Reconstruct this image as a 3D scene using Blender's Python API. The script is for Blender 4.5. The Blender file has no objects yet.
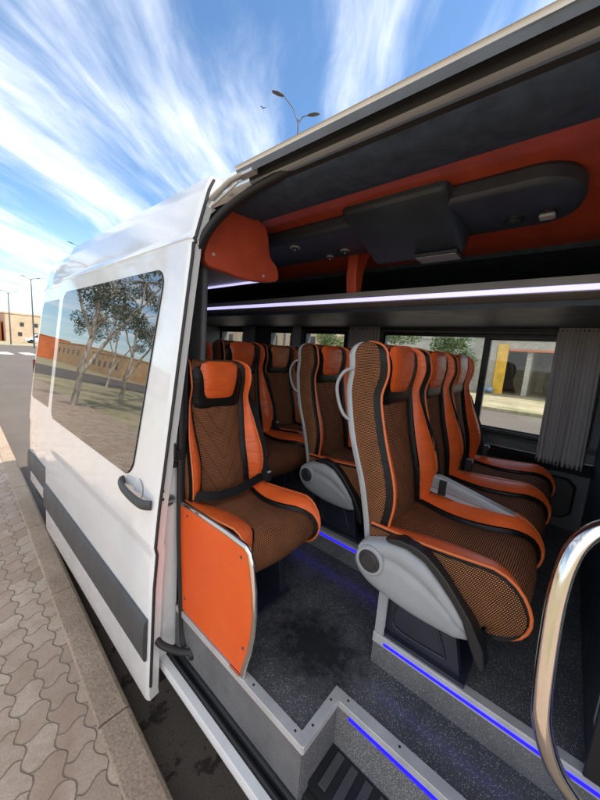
import bpy, math, random
from math import sin, cos, pi, radians, sqrt, exp
from mathutils import Vector, Matrix

random.seed(7)
SC = bpy.context.scene
COL = SC.collection

# ------------------------------------------------------------------ camera
CAM = (-.52, 0, 1.68)
YAW, PITCH, ROLL, FPX = 8.67027297e-01, 1.49259438e-01, -7.36187081e-02, 316.03
cam_d = bpy.data.cameras.new("camera")
cam = bpy.data.objects.new("camera", cam_d)
COL.objects.link(cam)
fw = Vector((sin(YAW)*cos(PITCH), cos(YAW)*cos(PITCH), -sin(PITCH)))
r0 = Vector((cos(YAW), -sin(YAW), 0))
d0 = fw.cross(r0)
rt = cos(ROLL)*r0 + sin(ROLL)*d0
dn = -sin(ROLL)*r0 + cos(ROLL)*d0
M = Matrix((rt, -dn, -fw)).transposed().to_4x4()
M.translation = Vector(CAM)
cam.matrix_world = M
cam_d.sensor_fit = 'VERTICAL'
cam_d.sensor_height = 36
cam_d.lens = 36*FPX/800
cam_d.clip_start = .02
cam_d.clip_end = 3000
SC.camera = cam

# ------------------------------------------------------------------ light
SC.view_settings.view_transform = 'Standard'
SC.view_settings.look = 'None'
SC.view_settings.gamma = 1
SC.view_settings.use_curve_mapping = False
SC.view_settings.exposure = 1.6
SUN_EL, SUN_DIR = radians(50), Vector((.60, -.80, 0)).normalized()
sd = bpy.data.lights.new("sun", 'SUN')
sd.energy = 2.0
sd.angle = radians(1.2)
sd.color = (1, .95, .87)
sun = bpy.data.objects.new("sun", sd)
COL.objects.link(sun)
to_sun = Vector((SUN_DIR.x*cos(SUN_EL), SUN_DIR.y*cos(SUN_EL), sin(SUN_EL)))
sun.rotation_euler = to_sun.to_track_quat('Z', 'Y').to_euler()

W = bpy.data.worlds.new("World")
SC.world = W
W.use_nodes = True


class NT:
    """short-hand for wiring nodes"""
    def __init__(s, tree):
        s.t = tree
        s.t.nodes.clear()
    def n(s, kind, ins=None, **attrs):
        nd = s.t.nodes.new(kind)
        for k, v in attrs.items():
            setattr(nd, k, v)
        for k, v in (ins or {}).items():
            sock = nd.inputs[k]
            if isinstance(v, bpy.types.NodeSocket):
                s.t.links.new(v, sock)
            else:
                sock.default_value = v
        return nd
    def m(s, op, a, b=0.0, c=None):
        ins = {0: a, 1: b}
        if c is not None:
            ins[2] = c
        return s.n('ShaderNodeMath', ins, operation=op).outputs[0]
    def ramp(s, fac, stops, interp='LINEAR'):
        nd = s.n('ShaderNodeValToRGB', {0: fac})
        cr = nd.color_ramp
        cr.interpolation = interp
        while len(cr.elements) < len(stops):
            cr.elements.new(.5)
        for e, (p, c) in zip(cr.elements, stops):
            e.position = p
            e.color = tuple(c) + (1,) if len(c) == 3 else c
        return nd.outputs[0]
    def mix(s, f, a, b, mode='MIX'):
        nd = s.n('ShaderNodeMix', None, data_type='RGBA', blend_type=mode)
        for i, v in ((0, f), (6, a), (7, b)):
            if isinstance(v, bpy.types.NodeSocket):
                s.t.links.new(v, nd.inputs[i])
            else:
                nd.inputs[i].default_value = v if i == 0 else (tuple(v)+(1,))[:4]
        return nd.outputs[2]
    def noise(s, vec, scale, detail=3, rough=.5, dist=0.0):
        return s.n('ShaderNodeTexNoise', {'Vector': vec, 'Scale': scale, 'Detail': detail, 'Roughness': rough, 'Distortion': dist}).outputs[0]


t = NT(W.node_tree)
sky = t.n('ShaderNodeTexSky', sky_type='NISHITA', sun_disc=False, sun_elevation=SUN_EL,
          sun_rotation=math.atan2(SUN_DIR.x, SUN_DIR.y), air_density=1.0, dust_density=.6, ozone_density=2.2)
geo = t.n('ShaderNodeTexCoord').outputs['Generated']
sep = t.n('ShaderNodeSeparateXYZ', {0: geo})
zz = t.m('ADD', t.m('MAXIMUM', sep.outputs[2], .0), .10)
px = t.m('DIVIDE', sep.outputs[0], zz)
py = t.m('DIVIDE', sep.outputs[1], zz)
# cirrus streaks drawn out along one direction of the cloud plane
ca, sa = cos(radians(38)), sin(radians(38))
al = t.m('ADD', t.m('MULTIPLY', px, ca), t.m('MULTIPLY', py, sa))
ac = t.m('SUBTRACT', t.m('MULTIPLY', py, ca), t.m('MULTIPLY', px, sa))
v1 = t.n('ShaderNodeCombineXYZ', {0: al, 1: ac, 2: 6.3}).outputs[0]
warp = t.n('ShaderNodeTexNoise', {'Vector': v1, 'Scale': 1.1, 'Detail': 2}).outputs[1]
wv = t.n('ShaderNodeVectorMath', {0: warp, 1: (.5, .5, .5)}, operation='SUBTRACT').outputs[0]
wv = t.n('ShaderNodeVectorMath', {0: wv, 'Scale': .38}, operation='SCALE').outputs[0]
v2 = t.n('ShaderNodeVectorMath', {0: v1, 1: wv}, operation='ADD').outputs[0]
v3 = t.n('ShaderNodeVectorMath', {0: v2, 1: (.62, 3.3, 1)}, operation='MULTIPLY').outputs[0]
streak = t.noise(v3, 1.0, 7, .54, .1)
v4 = t.n('ShaderNodeVectorMath', {0: v2, 1: (.7, 1.0, 1)}, operation='MULTIPLY').outputs[0]
mass = t.noise(v4, 1.25, 3, .5)
fine = t.noise(t.n('ShaderNodeVectorMath', {0: v2, 1: (3.5, 9, 1)}, operation='MULTIPLY').outputs[0], 1.3, 6, .65, .4)
# extra cloud added out of view behind the camera to make the light whiter
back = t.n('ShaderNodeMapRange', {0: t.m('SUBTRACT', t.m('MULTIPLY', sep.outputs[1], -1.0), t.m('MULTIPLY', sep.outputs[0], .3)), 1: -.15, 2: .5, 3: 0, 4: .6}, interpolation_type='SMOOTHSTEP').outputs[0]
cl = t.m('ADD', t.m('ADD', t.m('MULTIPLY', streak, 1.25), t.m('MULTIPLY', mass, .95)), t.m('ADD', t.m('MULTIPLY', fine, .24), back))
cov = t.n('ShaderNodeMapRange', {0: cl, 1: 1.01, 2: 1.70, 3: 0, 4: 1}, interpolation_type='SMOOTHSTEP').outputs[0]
haze = t.n('ShaderNodeMapRange', {0: sep.outputs[2], 1: 0.0, 2: .36, 3: .42, 4: 0.0}, interpolation_type='SMOOTHSTEP').outputs[0]
base = t.mix(haze, t.mix(1.0, sky.outputs[0], (1.16, 1.46, 1.62), 'MULTIPLY'), (8.2, 10.2, 11.0))
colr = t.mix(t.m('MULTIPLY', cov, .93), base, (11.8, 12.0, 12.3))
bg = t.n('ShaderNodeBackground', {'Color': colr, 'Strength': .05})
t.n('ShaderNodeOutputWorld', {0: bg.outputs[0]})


# ------------------------------------------------------------------ materials
def mat(name, col=(.5, .5, .5), rough=.5, metal=0.0, spec=.5, var=0.0, vscale=6, bump=0.0, bscale=40, emis=None, estr=0, coat=0, fn=None, coord='Object'):
    m = bpy.data.materials.new(name)
    m.use_nodes = True
    t = NT(m.node_tree)
    tc = t.n('ShaderNodeTexCoord')
    P = t.n('ShaderNodeBsdfPrincipled', {'Base Color': tuple(col)+(1,), 'Roughness': rough, 'Metallic': metal, 'Specular IOR Level': spec, 'Coat Weight': coat, 'Coat Roughness': .05})
    vec = tc.outputs[coord]
    if var:
        nz = t.noise(vec, vscale, 5, .6)
        lo = tuple(c*(1-var) for c in col)
        hi = tuple(min(1, c*(1+var)) for c in col)
        t.t.links.new(t.ramp(nz, [(.3, lo), (.7, hi)]), P.inputs['Base Color'])
        rr = t.n('ShaderNodeMapRange', {0: t.noise(vec, vscale*2.3, 4), 3: max(.02, rough-.1), 4: min(1, rough+.12)}).outputs[0]
        t.t.links.new(rr, P.inputs['Roughness'])
    if bump:
        b = t.n('ShaderNodeBump', {'Height': t.noise(vec, bscale, 5, .6), 'Strength': min(1, bump), 'Distance': .004})
        t.t.links.new(b.outputs[0], P.inputs['Normal'])
    if emis:
        P.inputs['Emission Color'].default_value = tuple(emis)+(1,)
        P.inputs['Emission Strength'].default_value = estr
    if fn:
        fn(t, tc, P)
    t.n('ShaderNodeOutputMaterial', {0: P.outputs[0]})
    return m


def fabric_fn(scale, orange, dark, dot, chevron=False, density=.30):
    # woven cloth: staggered rows of small orange stitches on a dark ground
    def fn(t, tc, P):
        sp = t.n('ShaderNodeSeparateXYZ', {0: tc.outputs['UV']})
        u = t.m('MULTIPLY', sp.outputs[0], scale)
        v = t.m('MULTIPLY', sp.outputs[1], scale*1.0)
        row = t.m('FLOOR', v)
        off = t.m('MULTIPLY', t.m('MODULO', row, 2.0), .5)
        fu = t.m('SUBTRACT', t.m('FRACT', t.m('ADD', u, off)), .5)
        fv = t.m('SUBTRACT', t.m('FRACT', v), .5)
        fu2 = t.m('ADD', fu, t.m('MULTIPLY', fv, .35))
        d = t.m('ADD', t.m('POWER', t.m('ABSOLUTE', fu2), 2.0), t.m('MULTIPLY', t.m('POWER', t.m('ABSOLUTE', fv), 2.0), 1.7))
        msk = t.n('ShaderNodeMapRange', {0: d, 1: dot*.55, 2: dot*1.5, 3: 1, 4: 0}, interpolation_type='SMOOTHSTEP').outputs[0]
        nz = t.noise(tc.outputs['UV'], 14, 4, .6)
        og = t.ramp(nz, [(.3, tuple(c*.72 for c in orange)), (.75, tuple(min(1, c*1.18) for c in orange))])
        c = t.mix(msk, dark, og)
        hgt = msk
        if chevron:
            au = t.m('ABSOLUTE', t.m('SUBTRACT', sp.outputs[0], .5))
            ch = t.m('ABSOLUTE', t.m('SUBTRACT', t.m('FRACT', t.m('ADD', t.m('MULTIPLY', sp.outputs[1], 9), t.m('MULTIPLY', au, -16))), .5))
            ln = t.n('ShaderNodeMapRange', {0: ch, 1: .0, 2: .07, 3: 0, 4: 1}).outputs[0]
            c = t.mix(t.m('MULTIPLY', t.m('SUBTRACT', 1.0, ln), .55), c, tuple(x*.5 for x in dark))
            hgt = t.m('ADD', t.m('MULTIPLY', msk, .3), ln)
        t.t.links.new(c, P.inputs['Base Color'])
        b = t.n('ShaderNodeBump', {'Height': hgt, 'Strength': .6, 'Distance': .0015})
        t.t.links.new(b.outputs[0], P.inputs['Normal'])
    return fn


def leather_fn(col, crease=.8):
    def fn(t, tc, P):
        v = tc.outputs['Object']
        # creases run across the bolsters, grain is fine
        w = t.n('ShaderNodeVectorMath', {0: v, 1: (8, 5, 34)}, operation='MULTIPLY').outputs[0]
        cr = t.noise(w, 1.3, 3, .5, .8)
        gr = t.n('ShaderNodeTexVoronoi', {'Vector': v, 'Scale': 420}).outputs['Distance']
        big = t.noise(v, 9, 3)
        t.t.links.new(t.ramp(big, [(.3, tuple(c*.78 for c in col)), (.7, tuple(min(1, c*1.1) for c in col))]), P.inputs['Base Color'])
        b1 = t.n('ShaderNodeBump', {'Height': gr, 'Strength': .14, 'Distance': .0008})
        b2 = t.n('ShaderNodeBump', {'Height': cr, 'Strength': crease, 'Distance': .006, 'Normal': b1.outputs[0]})
        t.t.links.new(b2.outputs[0], P.inputs['Normal'])
        t.t.links.new(t.n('ShaderNodeMapRange', {0: t.noise(v, 30, 4), 3: .30, 4: .5}).outputs[0], P.inputs['Roughness'])
    return fn


def vinyl_fn(col, spk=.45, rough=.38, stain=False):
    def fn(t, tc, P):
        v = tc.outputs['Object']
        base = t.ramp(t.noise(v, 7, 5, .6), [(.3, tuple(c*.75 for c in col)), (.7, tuple(c*1.25 for c in col))])
        out = base
        for sc, thr, c2 in ((260, .14, (spk,)*3), (420, .17, (spk*.5,)*3), (150, .075, (spk*.8, spk*.85, spk))):
            vo = t.n('ShaderNodeTexVoronoi', {'Vector': v, 'Scale': sc, 'Randomness': 1})
            rnd = t.n('ShaderNodeSeparateXYZ', {0: vo.outputs['Color']}).outputs[0]
            dot = t.m('MULTIPLY', t.m('LESS_THAN', vo.outputs['Distance'], thr*1.6), t.m('GREATER_THAN', rnd, .62))
            out = t.mix(dot, out, c2)
        if stain:
            sp = t.n('ShaderNodeSeparateXYZ', {0: v})
            dx = t.m('DIVIDE', t.m('SUBTRACT', sp.outputs[0], .315), .115)
            dy = t.m('DIVIDE', t.m('SUBTRACT', sp.outputs[1], .555), .15)
            rr = t.m('SQRT', t.m('ADD', t.m('MULTIPLY', dx, dx), t.m('MULTIPLY', dy, dy)))
            nn = t.m('MULTIPLY', t.m('SUBTRACT', t.noise(v, 20, 10, .8), .5), 3.4)
            mk = t.n('ShaderNodeMapRange', {0: t.m('ADD', rr, nn), 1: .55, 2: 1.45, 3: 1, 4: 0}).outputs[0]
            mk = t.m('MULTIPLY', mk, .95)
            out = t.mix(mk, out, (.004, .005, .008))
            t.t.links.new(t.n('ShaderNodeMapRange', {0: mk, 3: rough, 4: .8}).outputs[0], P.inputs['Roughness'])
        else:
            t.t.links.new(t.n('ShaderNodeMapRange', {0: t.noise(v, 12, 5), 3: rough-.1, 4: rough+.12}).outputs[0], P.inputs['Roughness'])
        t.t.links.new(out, P.inputs['Base Color'])
        t.t.links.new(t.n('ShaderNodeBump', {'Height': t.noise(v, 260, 3), 'Strength': .15, 'Distance': .001}).outputs[0], P.inputs['Normal'])
    return fn


def paint_fn(t, tc, P):
    v = tc.outputs['Object']
    d = t.noise(v, 2.2, 7, .65)
    fine = t.noise(t.n('ShaderNodeVectorMath', {0: v, 1: (3, 3, 2.2)}, operation='MULTIPLY').outputs[0], 2.5, 6, .7)
    c = t.ramp(t.m('ADD', t.m('MULTIPLY', d, .6), t.m('MULTIPLY', fine, .4)), [(.35, (.68, .69, .70)), (.6, (.76, .77, .78))])
    # road dirt on the lower flank
    z = t.n('ShaderNodeSeparateXYZ', {0: v}).outputs[2]
    low = t.n('ShaderNodeMapRange', {0: t.m('ADD', z, t.m('MULTIPLY', t.m('SUBTRACT', fine, .5), .5)), 1: .35, 2: .7, 3: .35, 4: 0}).outputs[0]
    c = t.mix(low, c, (.45, .41, .36))
    t.t.links.new(c, P.inputs['Base Color'])
    t.t.links.new(t.n('ShaderNodeMapRange', {0: fine, 3: .10, 4: .22}).outputs[0], P.inputs['Roughness'])


def paver_fn(t, tc, P):
    v = tc.outputs['Object']
    sp = t.n('ShaderNodeSeparateXYZ', {0: v})
    A, B = .098, .125            # paver pitch across and along the walk
    x, y = sp.outputs[0], sp.outputs[1]
    nzv = t.n('ShaderNodeTexNoise', {'Vector': v, 'Scale': 14, 'Detail': 2}).outputs[1]
    ns = t.n('ShaderNodeSeparateXYZ', {0: nzv})
    x = t.m('ADD', x, t.m('MULTIPLY', t.m('SUBTRACT', ns.outputs[0], .5), .018))
    y = t.m('ADD', y, t.m('MULTIPLY', t.m('SUBTRACT', ns.outputs[1], .5), .018))
    tri = lambda q: t.m('SUBTRACT', t.m('MULTIPLY', t.m('ABSOLUTE', t.m('SUBTRACT', t.m('FRACT', q), .5)), 4.0), 1.0)
    xx = t.m('ADD', x, t.m('MULTIPLY', t.m('SINE', t.m('MULTIPLY', y, 2*pi/B)), .013))
    u = t.m('DIVIDE', xx, A)
    col = t.m('FLOOR', u)
    yy = t.m('ADD', y, t.m('MULTIPLY', t.m('SINE', t.m('MULTIPLY', x, 2*pi/A)), .012))
    w = t.m('ADD', t.m('DIVIDE', yy, B), t.m('MULTIPLY', t.m('MODULO', t.m('ABSOLUTE', col), 2.0), .5))
    row = t.m('FLOOR', w)
    du = t.m('MULTIPLY', t.m('SUBTRACT', .5, t.m('ABSOLUTE', t.m('SUBTRACT', t.m('FRACT', u), .5))), A)
    dw = t.m('MULTIPLY', t.m('SUBTRACT', .5, t.m('ABSOLUTE', t.m('SUBTRACT', t.m('FRACT', w), .5))), B)
    d = t.m('MINIMUM', du, dw)
    wob = t.m('MULTIPLY', t.noise(v, 90, 3), .004)
    joint = t.n('ShaderNodeMapRange', {0: t.m('ADD', d, t.m('SUBTRACT', wob, .002)), 1: .0012, 2: .0042, 3: 0, 4: 1}, interpolation_type='SMOOTHSTEP').outputs[0]
    idv = t.n('ShaderNodeCombineXYZ', {0: col, 1: row, 2: 0}).outputs[0]
    rnd = t.n('ShaderNodeTexWhiteNoise', {0: idv}).outputs[0]
    stone = t.ramp(rnd, [(0, (.46, .34, .25)), (.5, (.54, .41, .31)), (1, (.61, .48, .37))])
    grit = t.noise(v, 190, 5, .7)
    dirt = t.noise(v, 5, 6, .65)
    stone = t.mix(.55, stone, t.ramp(grit, [(.3, (.26, .25, .24)), (.7, (1, 1, 1))]), 'MULTIPLY')
    stone = t.mix(t.n('ShaderNodeMapRange', {0: dirt, 1: .46, 2: .68, 3: 0, 4: .75}).outputs[0], stone, (.32, .21, .14))
    c = t.mix(joint, (.22, .165, .12), stone)
    t.t.links.new(c, P.inputs['Base Color'])
    h = t.m('ADD', joint, t.m('MULTIPLY', grit, .25))
    t.t.links.new(t.n('ShaderNodeBump', {'Height': h, 'Strength': .8, 'Distance': .004}).outputs[0], P.inputs['Normal'])
    P.inputs['Roughness'].default_value = .85


def kerb_fn(t, tc, P):
    v = tc.outputs['Object']
    g = t.noise(v, 120, 7, .8)
    c = t.ramp(g, [(.32, (.20, .15, .11)), (.5, (.44, .33, .24)), (.68, (.62, .49, .37))])
    c = t.mix(.7, c, t.ramp(t.noise(v, 4, 6, .7), [(.3, (.62, .58, .54)), (.7, (1.05, 1.03, 1.0))]), 'MULTIPLY')
    t.t.links.new(c, P.inputs['Base Color'])
    pit = t.n('ShaderNodeTexVoronoi', {'Vector': v, 'Scale': 70}).outputs['Distance']
    t.t.links.new(t.n('ShaderNodeBump', {'Height': t.m('ADD', g, t.m('MULTIPLY', pit, .4)), 'Strength': 1.0, 'Distance': .004}).outputs[0], P.inputs['Normal'])
    P.inputs['Roughness'].default_value = .9


def asphalt_fn(t, tc, P):
    v = tc.outputs['Object']
    g = t.noise(v, 170, 6, .75)
    c = t.ramp(g, [(.3, (.075, .060, .048)), (.7, (.21, .17, .14))])
    big = t.noise(v, .9, 6, .6)
    c = t.mix(.6, c, t.ramp(big, [(.3, (.6, .6, .6)), (.7, (1, .97, .92))]), 'MULTIPLY')
    # oil and water marks beside the kerb
    sp = t.n('ShaderNodeSeparateXYZ', {0: v})
    near = t.m('MULTIPLY', t.m('LESS_THAN', t.m('ABSOLUTE', t.m('SUBTRACT', sp.outputs[0], .0)), .5), t.m('LESS_THAN', t.m('ABSOLUTE', sp.outputs[1]), 2.2))
    blot = t.n('ShaderNodeMapRange', {0: t.noise(v, 6.5, 6, .7), 1: .55, 2: .60, 3: 0, 4: .85}).outputs[0]
    c = t.mix(t.m('MULTIPLY', blot, near), c, (.018, .014, .011))
    t.t.links.new(c, P.inputs['Base Color'])
    t.t.links.new(t.n('ShaderNodeBump', {'Height': g, 'Strength': .7, 'Distance': .006}).outputs[0], P.inputs['Normal'])
    P.inputs['Roughness'].default_value = .88


def dirt_fn(t, tc, P):
    v = tc.outputs['Object']
    c = t.ramp(t.noise(v, .35, 8, .7), [(.3, (.22, .19, .10)), (.5, (.38, .31, .19)), (.7, (.50, .40, .27))])
    g = t.n('ShaderNodeMapRange', {0: t.noise(v, .9, 8, .75), 1: .48, 2: .62, 3: 0, 4: .75}).outputs[0]
    c = t.mix(g, c, (.13, .16, .055))
    t.t.links.new(c, P.inputs['Base Color'])
    P.inputs['Roughness'].default_value = .95


def wall_fn(col, blocks=0):
    def fn(t, tc, P):
        v = tc.outputs['Object']
        c = t.ramp(t.noise(v, .8, 8, .7), [(.3, tuple(x*.75 for x in col)), (.7, tuple(min(1, x*1.15) for x in col))])
        if blocks:
            u = tc.outputs['UV']
            br = t.n('ShaderNodeTexBrick', {'Vector': u, 'Color1': (1, 1, 1, 1), 'Color2': (.8, .8, .8, 1), 'Mortar': (.66, .66, .66, 1), 'Scale': blocks, 'Mortar Size': .03})
            c = t.mix(1, c, br.outputs[0], 'MULTIPLY')
        t.t.links.new(c, P.inputs['Base Color'])
        P.inputs['Roughness'].default_value = .9
    return fn


def leaf_fn(c1, c2):
    def fn(t, tc, P):
        v = tc.outputs['Object']
        t.t.links.new(t.ramp(t.noise(v, 3.5, 3), [(.35, c1), (.65, c2)]), P.inputs['Base Color'])
        P.inputs['Roughness'].default_value = .55
    return fn


def bark_fn(t, tc, P):
    v = t.n('ShaderNodeVectorMath', {0: tc.outputs['Object'], 1: (5, 5, 1.2)}, operation='MULTIPLY').outputs[0]
    t.t.links.new(t.ramp(t.noise(v, 2.2, 6, .7), [(.35, (.16, .12, .09)), (.6, (.50, .45, .38))]), P.inputs['Base Color'])
    P.inputs['Roughness'].default_value = .9


def board_fn(t, tc, P):
    v = tc.outputs['Object']
    c = t.ramp(t.noise(v, 3, 6, .65), [(.3, (.70, .085, .007)), (.7, (.80, .120, .012))])
    sc = t.n('ShaderNodeMapRange', {0: t.noise(t.n('ShaderNodeVectorMath', {0: v, 1: (1, 14, 60)}, operation='MULTIPLY').outputs[0], 1.2, 6, .8), 1: .62, 2: .70, 3: 0, 4: .35}).outputs[0]
    t.t.links.new(t.mix(sc, c, (.85, .3, .08)), P.inputs['Base Color'])
    t.t.links.new(t.n('ShaderNodeMapRange', {0: t.noise(v, 14, 5), 3: .28, 4: .5}).outputs[0], P.inputs['Roughness'])


def curtain_fn(t, tc, P):
    v = tc.outputs['Object']
    w = t.n('ShaderNodeTexWave', {'Vector': v, 'Scale': 260, 'Distortion': .4}, bands_direction='Z').outputs[0]
    t.t.links.new(t.ramp(w, [(0, (.34, .33, .33)), (1, (.46, .44, .44))]), P.inputs['Base Color'])


ORG = (.76, .125, .024)
MT = {}
MT['white'] = mat('white_paint', (.8, .8, .8), .25, coat=1.0, fn=paint_fn)
MT['cladding'] = mat('grey_cladding', (.055, .058, .062), .5, var=.2, bump=.3, bscale=400)
MT['rubber'] = mat('black_rubber', (.012, .012, .013), .55, var=.3)
MT['blackplastic'] = mat('black_plastic', (.011, .012, .014), .42, var=.25, bump=.2, bscale=500)
MT['navyplastic'] = mat('dark_blue_plastic', (.020, .023, .040), .4, var=.2, bump=.15, bscale=400)
MT['greyplastic'] = mat('grey_plastic', (.32, .335, .35), .38, var=.1, bump=.15, bscale=600)
MT['chrome'] = mat('chrome', (.66, .62, .57), .12, 1.0, var=.06, vscale=12)
MT['alu'] = mat('aluminium', (.62, .62, .62), .36, .45, var=.12, vscale=16)
MT['leather'] = mat('orange_leather', ORG, .38, fn=leather_fn(ORG))
MT['leather_tan'] = mat('tan_leather', (.5, .17, .06), .38, fn=leather_fn((.50, .15, .05)))
MT['leather_black'] = mat('black_leather', (.012, .011, .011), .45, spec=.22, fn=leather_fn((.008, .007, .007), .4))
MT['fab'] = mat('woven_brown_fabric', (.1, .05, .02), .9, spec=.2, fn=fabric_fn(165, (.56, .20, .075), (.058, .030, .019), .095, chevron=True))
MT['fab_cush'] = mat('woven_cushion_fabric', (.1, .05, .02), .9, spec=.2, fn=fabric_fn(172, (.74, .26, .09), (.034, .019, .013), .082))
MT['fab_side'] = mat('woven_side_fabric', (.1, .05, .02), .9, spec=.2, fn=fabric_fn(185, (.70, .27, .095), (.026, .016, .012), .085))
MT['piping'] = mat('orange_piping', (.6, .14, .04), .4)
MT['belt'] = mat('belt_webbing', (.010, .010, .011), .7, spec=.2, bump=.5, bscale=700)
MT['floor'] = mat('speckled_vinyl', (.03, .03, .035), .38, fn=vinyl_fn((.070, .072, .079), .60, .25, stain=True))
MT['riser'] = mat('speckled_riser_vinyl', (.15, .15, .15), .5, fn=vinyl_fn((.125, .125, .13), .75, .5))
MT['board'] = mat('orange_board', (.75, .14, .01), .35, fn=board_fn)
MT['trim_orange'] = mat('orange_trim_leather', (.5, .06, .02), .5, fn=leather_fn((.52, .082, .036), .12))
MT['headliner'] = mat('dark_headliner', (.050, .068, .100), .9, spec=.2, var=.3, vscale=20, bump=.4, bscale=500)
MT['header_grey'] = mat('header_grey_paint', (.115, .15, .20), .4, var=.15, vscale=10)
MT['bulkhead'] = mat('bulkhead_vinyl', (.020, .026, .036), .4, var=.25, vscale=5)
MT['console'] = mat('console_plastic', (.024, .034, .048), .45, var=.25, bump=.3, bscale=300)
MT['lining'] = mat('grey_wall_lining', (.10, .105, .115), .6, var=.2, bump=.3, bscale=300)
MT['rack'] = mat('rack_grey', (.26, .25, .25), .5, var=.12)
MT['ledw'] = mat('white_led', (.8, .8, 1), .4, emis=(.55, .52, 1.0), estr=.40)
MT['ledb'] = mat('blue_led', (.004, .004, .3), .6, emis=(.010, .004, 1.0), estr=.75)
MT['curtain'] = mat('curtain_cloth', (.12, .12, .125), .85, spec=.2, fn=curtain_fn)
MT['paver'] = mat('paving', (.35, .3, .25), .85, fn=paver_fn)
MT['kerb'] = mat('kerb_stone', (.40, .3, .215), .85, fn=kerb_fn)
MT['asphalt'] = mat('asphalt', (.1, .09, .08), .9, fn=asphalt_fn)
MT['dirt'] = mat('dry_earth', (.35, .28, .18), .95, fn=dirt_fn)
MT['paintline'] = mat('road_paint', (.75, .75, .72), .7, var=.15)
MT['beige'] = mat('beige_render', (.4, .3, .2), .9, fn=wall_fn((.47, .36, .25)))
MT['clay'] = mat('clay_render', (.45, .27, .17), .9, fn=wall_fn((.46, .30, .17)))
MT['orangewall'] = mat('orange_render', (.6, .2, .08), .9, fn=wall_fn((.62, .17, .06)))
MT['blockwall'] = mat('concrete_blocks', (.45, .45, .42), .9, fn=wall_fn((.54, .50, .43), 2.2))
MT['palewall'] = mat('pale_render', (.6, .58, .52), .9, fn=wall_fn((.56, .54, .48)))
MT['yellow'] = mat('yellow_paint', (.72, .42, .05), .7, var=.25, vscale=2)
MT['darkgap'] = mat('dark_interior', (.03, .028, .025), .9)
MT['steel'] = mat('galvanised_steel', (.11, .11, .12), .5, .6, var=.1)
MT['leaf'] = mat('green_leaves', (.06, .1, .03), .6, fn=leaf_fn((.045, .085, .018), (.12, .19, .04)))
MT['leaf_euc'] = mat('grey_green_leaves', (.05, .07, .03), .6, fn=leaf_fn((.035, .05, .022), (.075, .095, .045)))
MT['bark'] = mat('pale_bark', (.4, .35, .3), .9, fn=bark_fn)
MT['car'] = mat('dark_car_paint', (.07, .09, .11), .25, coat=.6)
MT['carwhite'] = mat('white_car_paint', (.7, .7, .7), .25, coat=.6)
MT['feather'] = mat('dark_feather', (.03, .03, .035), .8)
MT['skyline'] = mat('dark_window', (.03, .035, .04), .2)
MT['bluebag'] = mat('blue_bag', (.30, .40, .52), .5, var=.4, vscale=3)
MT['knob'] = mat('knob_rubber', (.025, .025, .028), .5)
MT['ventgrey'] = mat('vent_grey', (.24, .25, .27), .35, var=.1)


def glass_mat(name, tint, refl_ior=1.5, clear=True):
    m = bpy.data.materials.new(name)
    m.use_nodes = True
    t = NT(m.node_tree)
    if clear:
        lw = t.n('ShaderNodeLayerWeight', {'Blend': .5}).outputs['Facing']
        fr = t.n('ShaderNodeMath', {0: t.m('POWER', lw, 4.0), 1: .6, 2: .05}, operation='MULTIPLY_ADD')
        a = t.n('ShaderNodeBsdfTransparent', {0: tuple(tint)+(1,)})
        g = t.n('ShaderNodeBsdfGlossy', {0: (.9, .9, .9, 1), 'Roughness': .01})
        mx = t.n('ShaderNodeMixShader', {0: fr.outputs[0], 1: a.outputs[0], 2: g.outputs[0]})
    else:
        fr = t.n('ShaderNodeFresnel', {'IOR': refl_ior})
        a = t.n('ShaderNodeBsdfDiffuse', {0: tuple(tint)+(1,)})
        g = t.n('ShaderNodeBsdfGlossy', {0: (1, 1, 1, 1), 'Roughness': .012})
        mx = t.n('ShaderNodeMixShader', {0: fr.outputs[0], 1: a.outputs[0], 2: g.outputs[0]})
    t.n('ShaderNodeOutputMaterial', {0: mx.outputs[0]})
    return m


MT['glass'] = glass_mat('clear_glass', (.86, .90, .88))
MT['privacy'] = glass_mat('privacy_glass', (.012, .014, .014), 3.0, clear=False)


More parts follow.
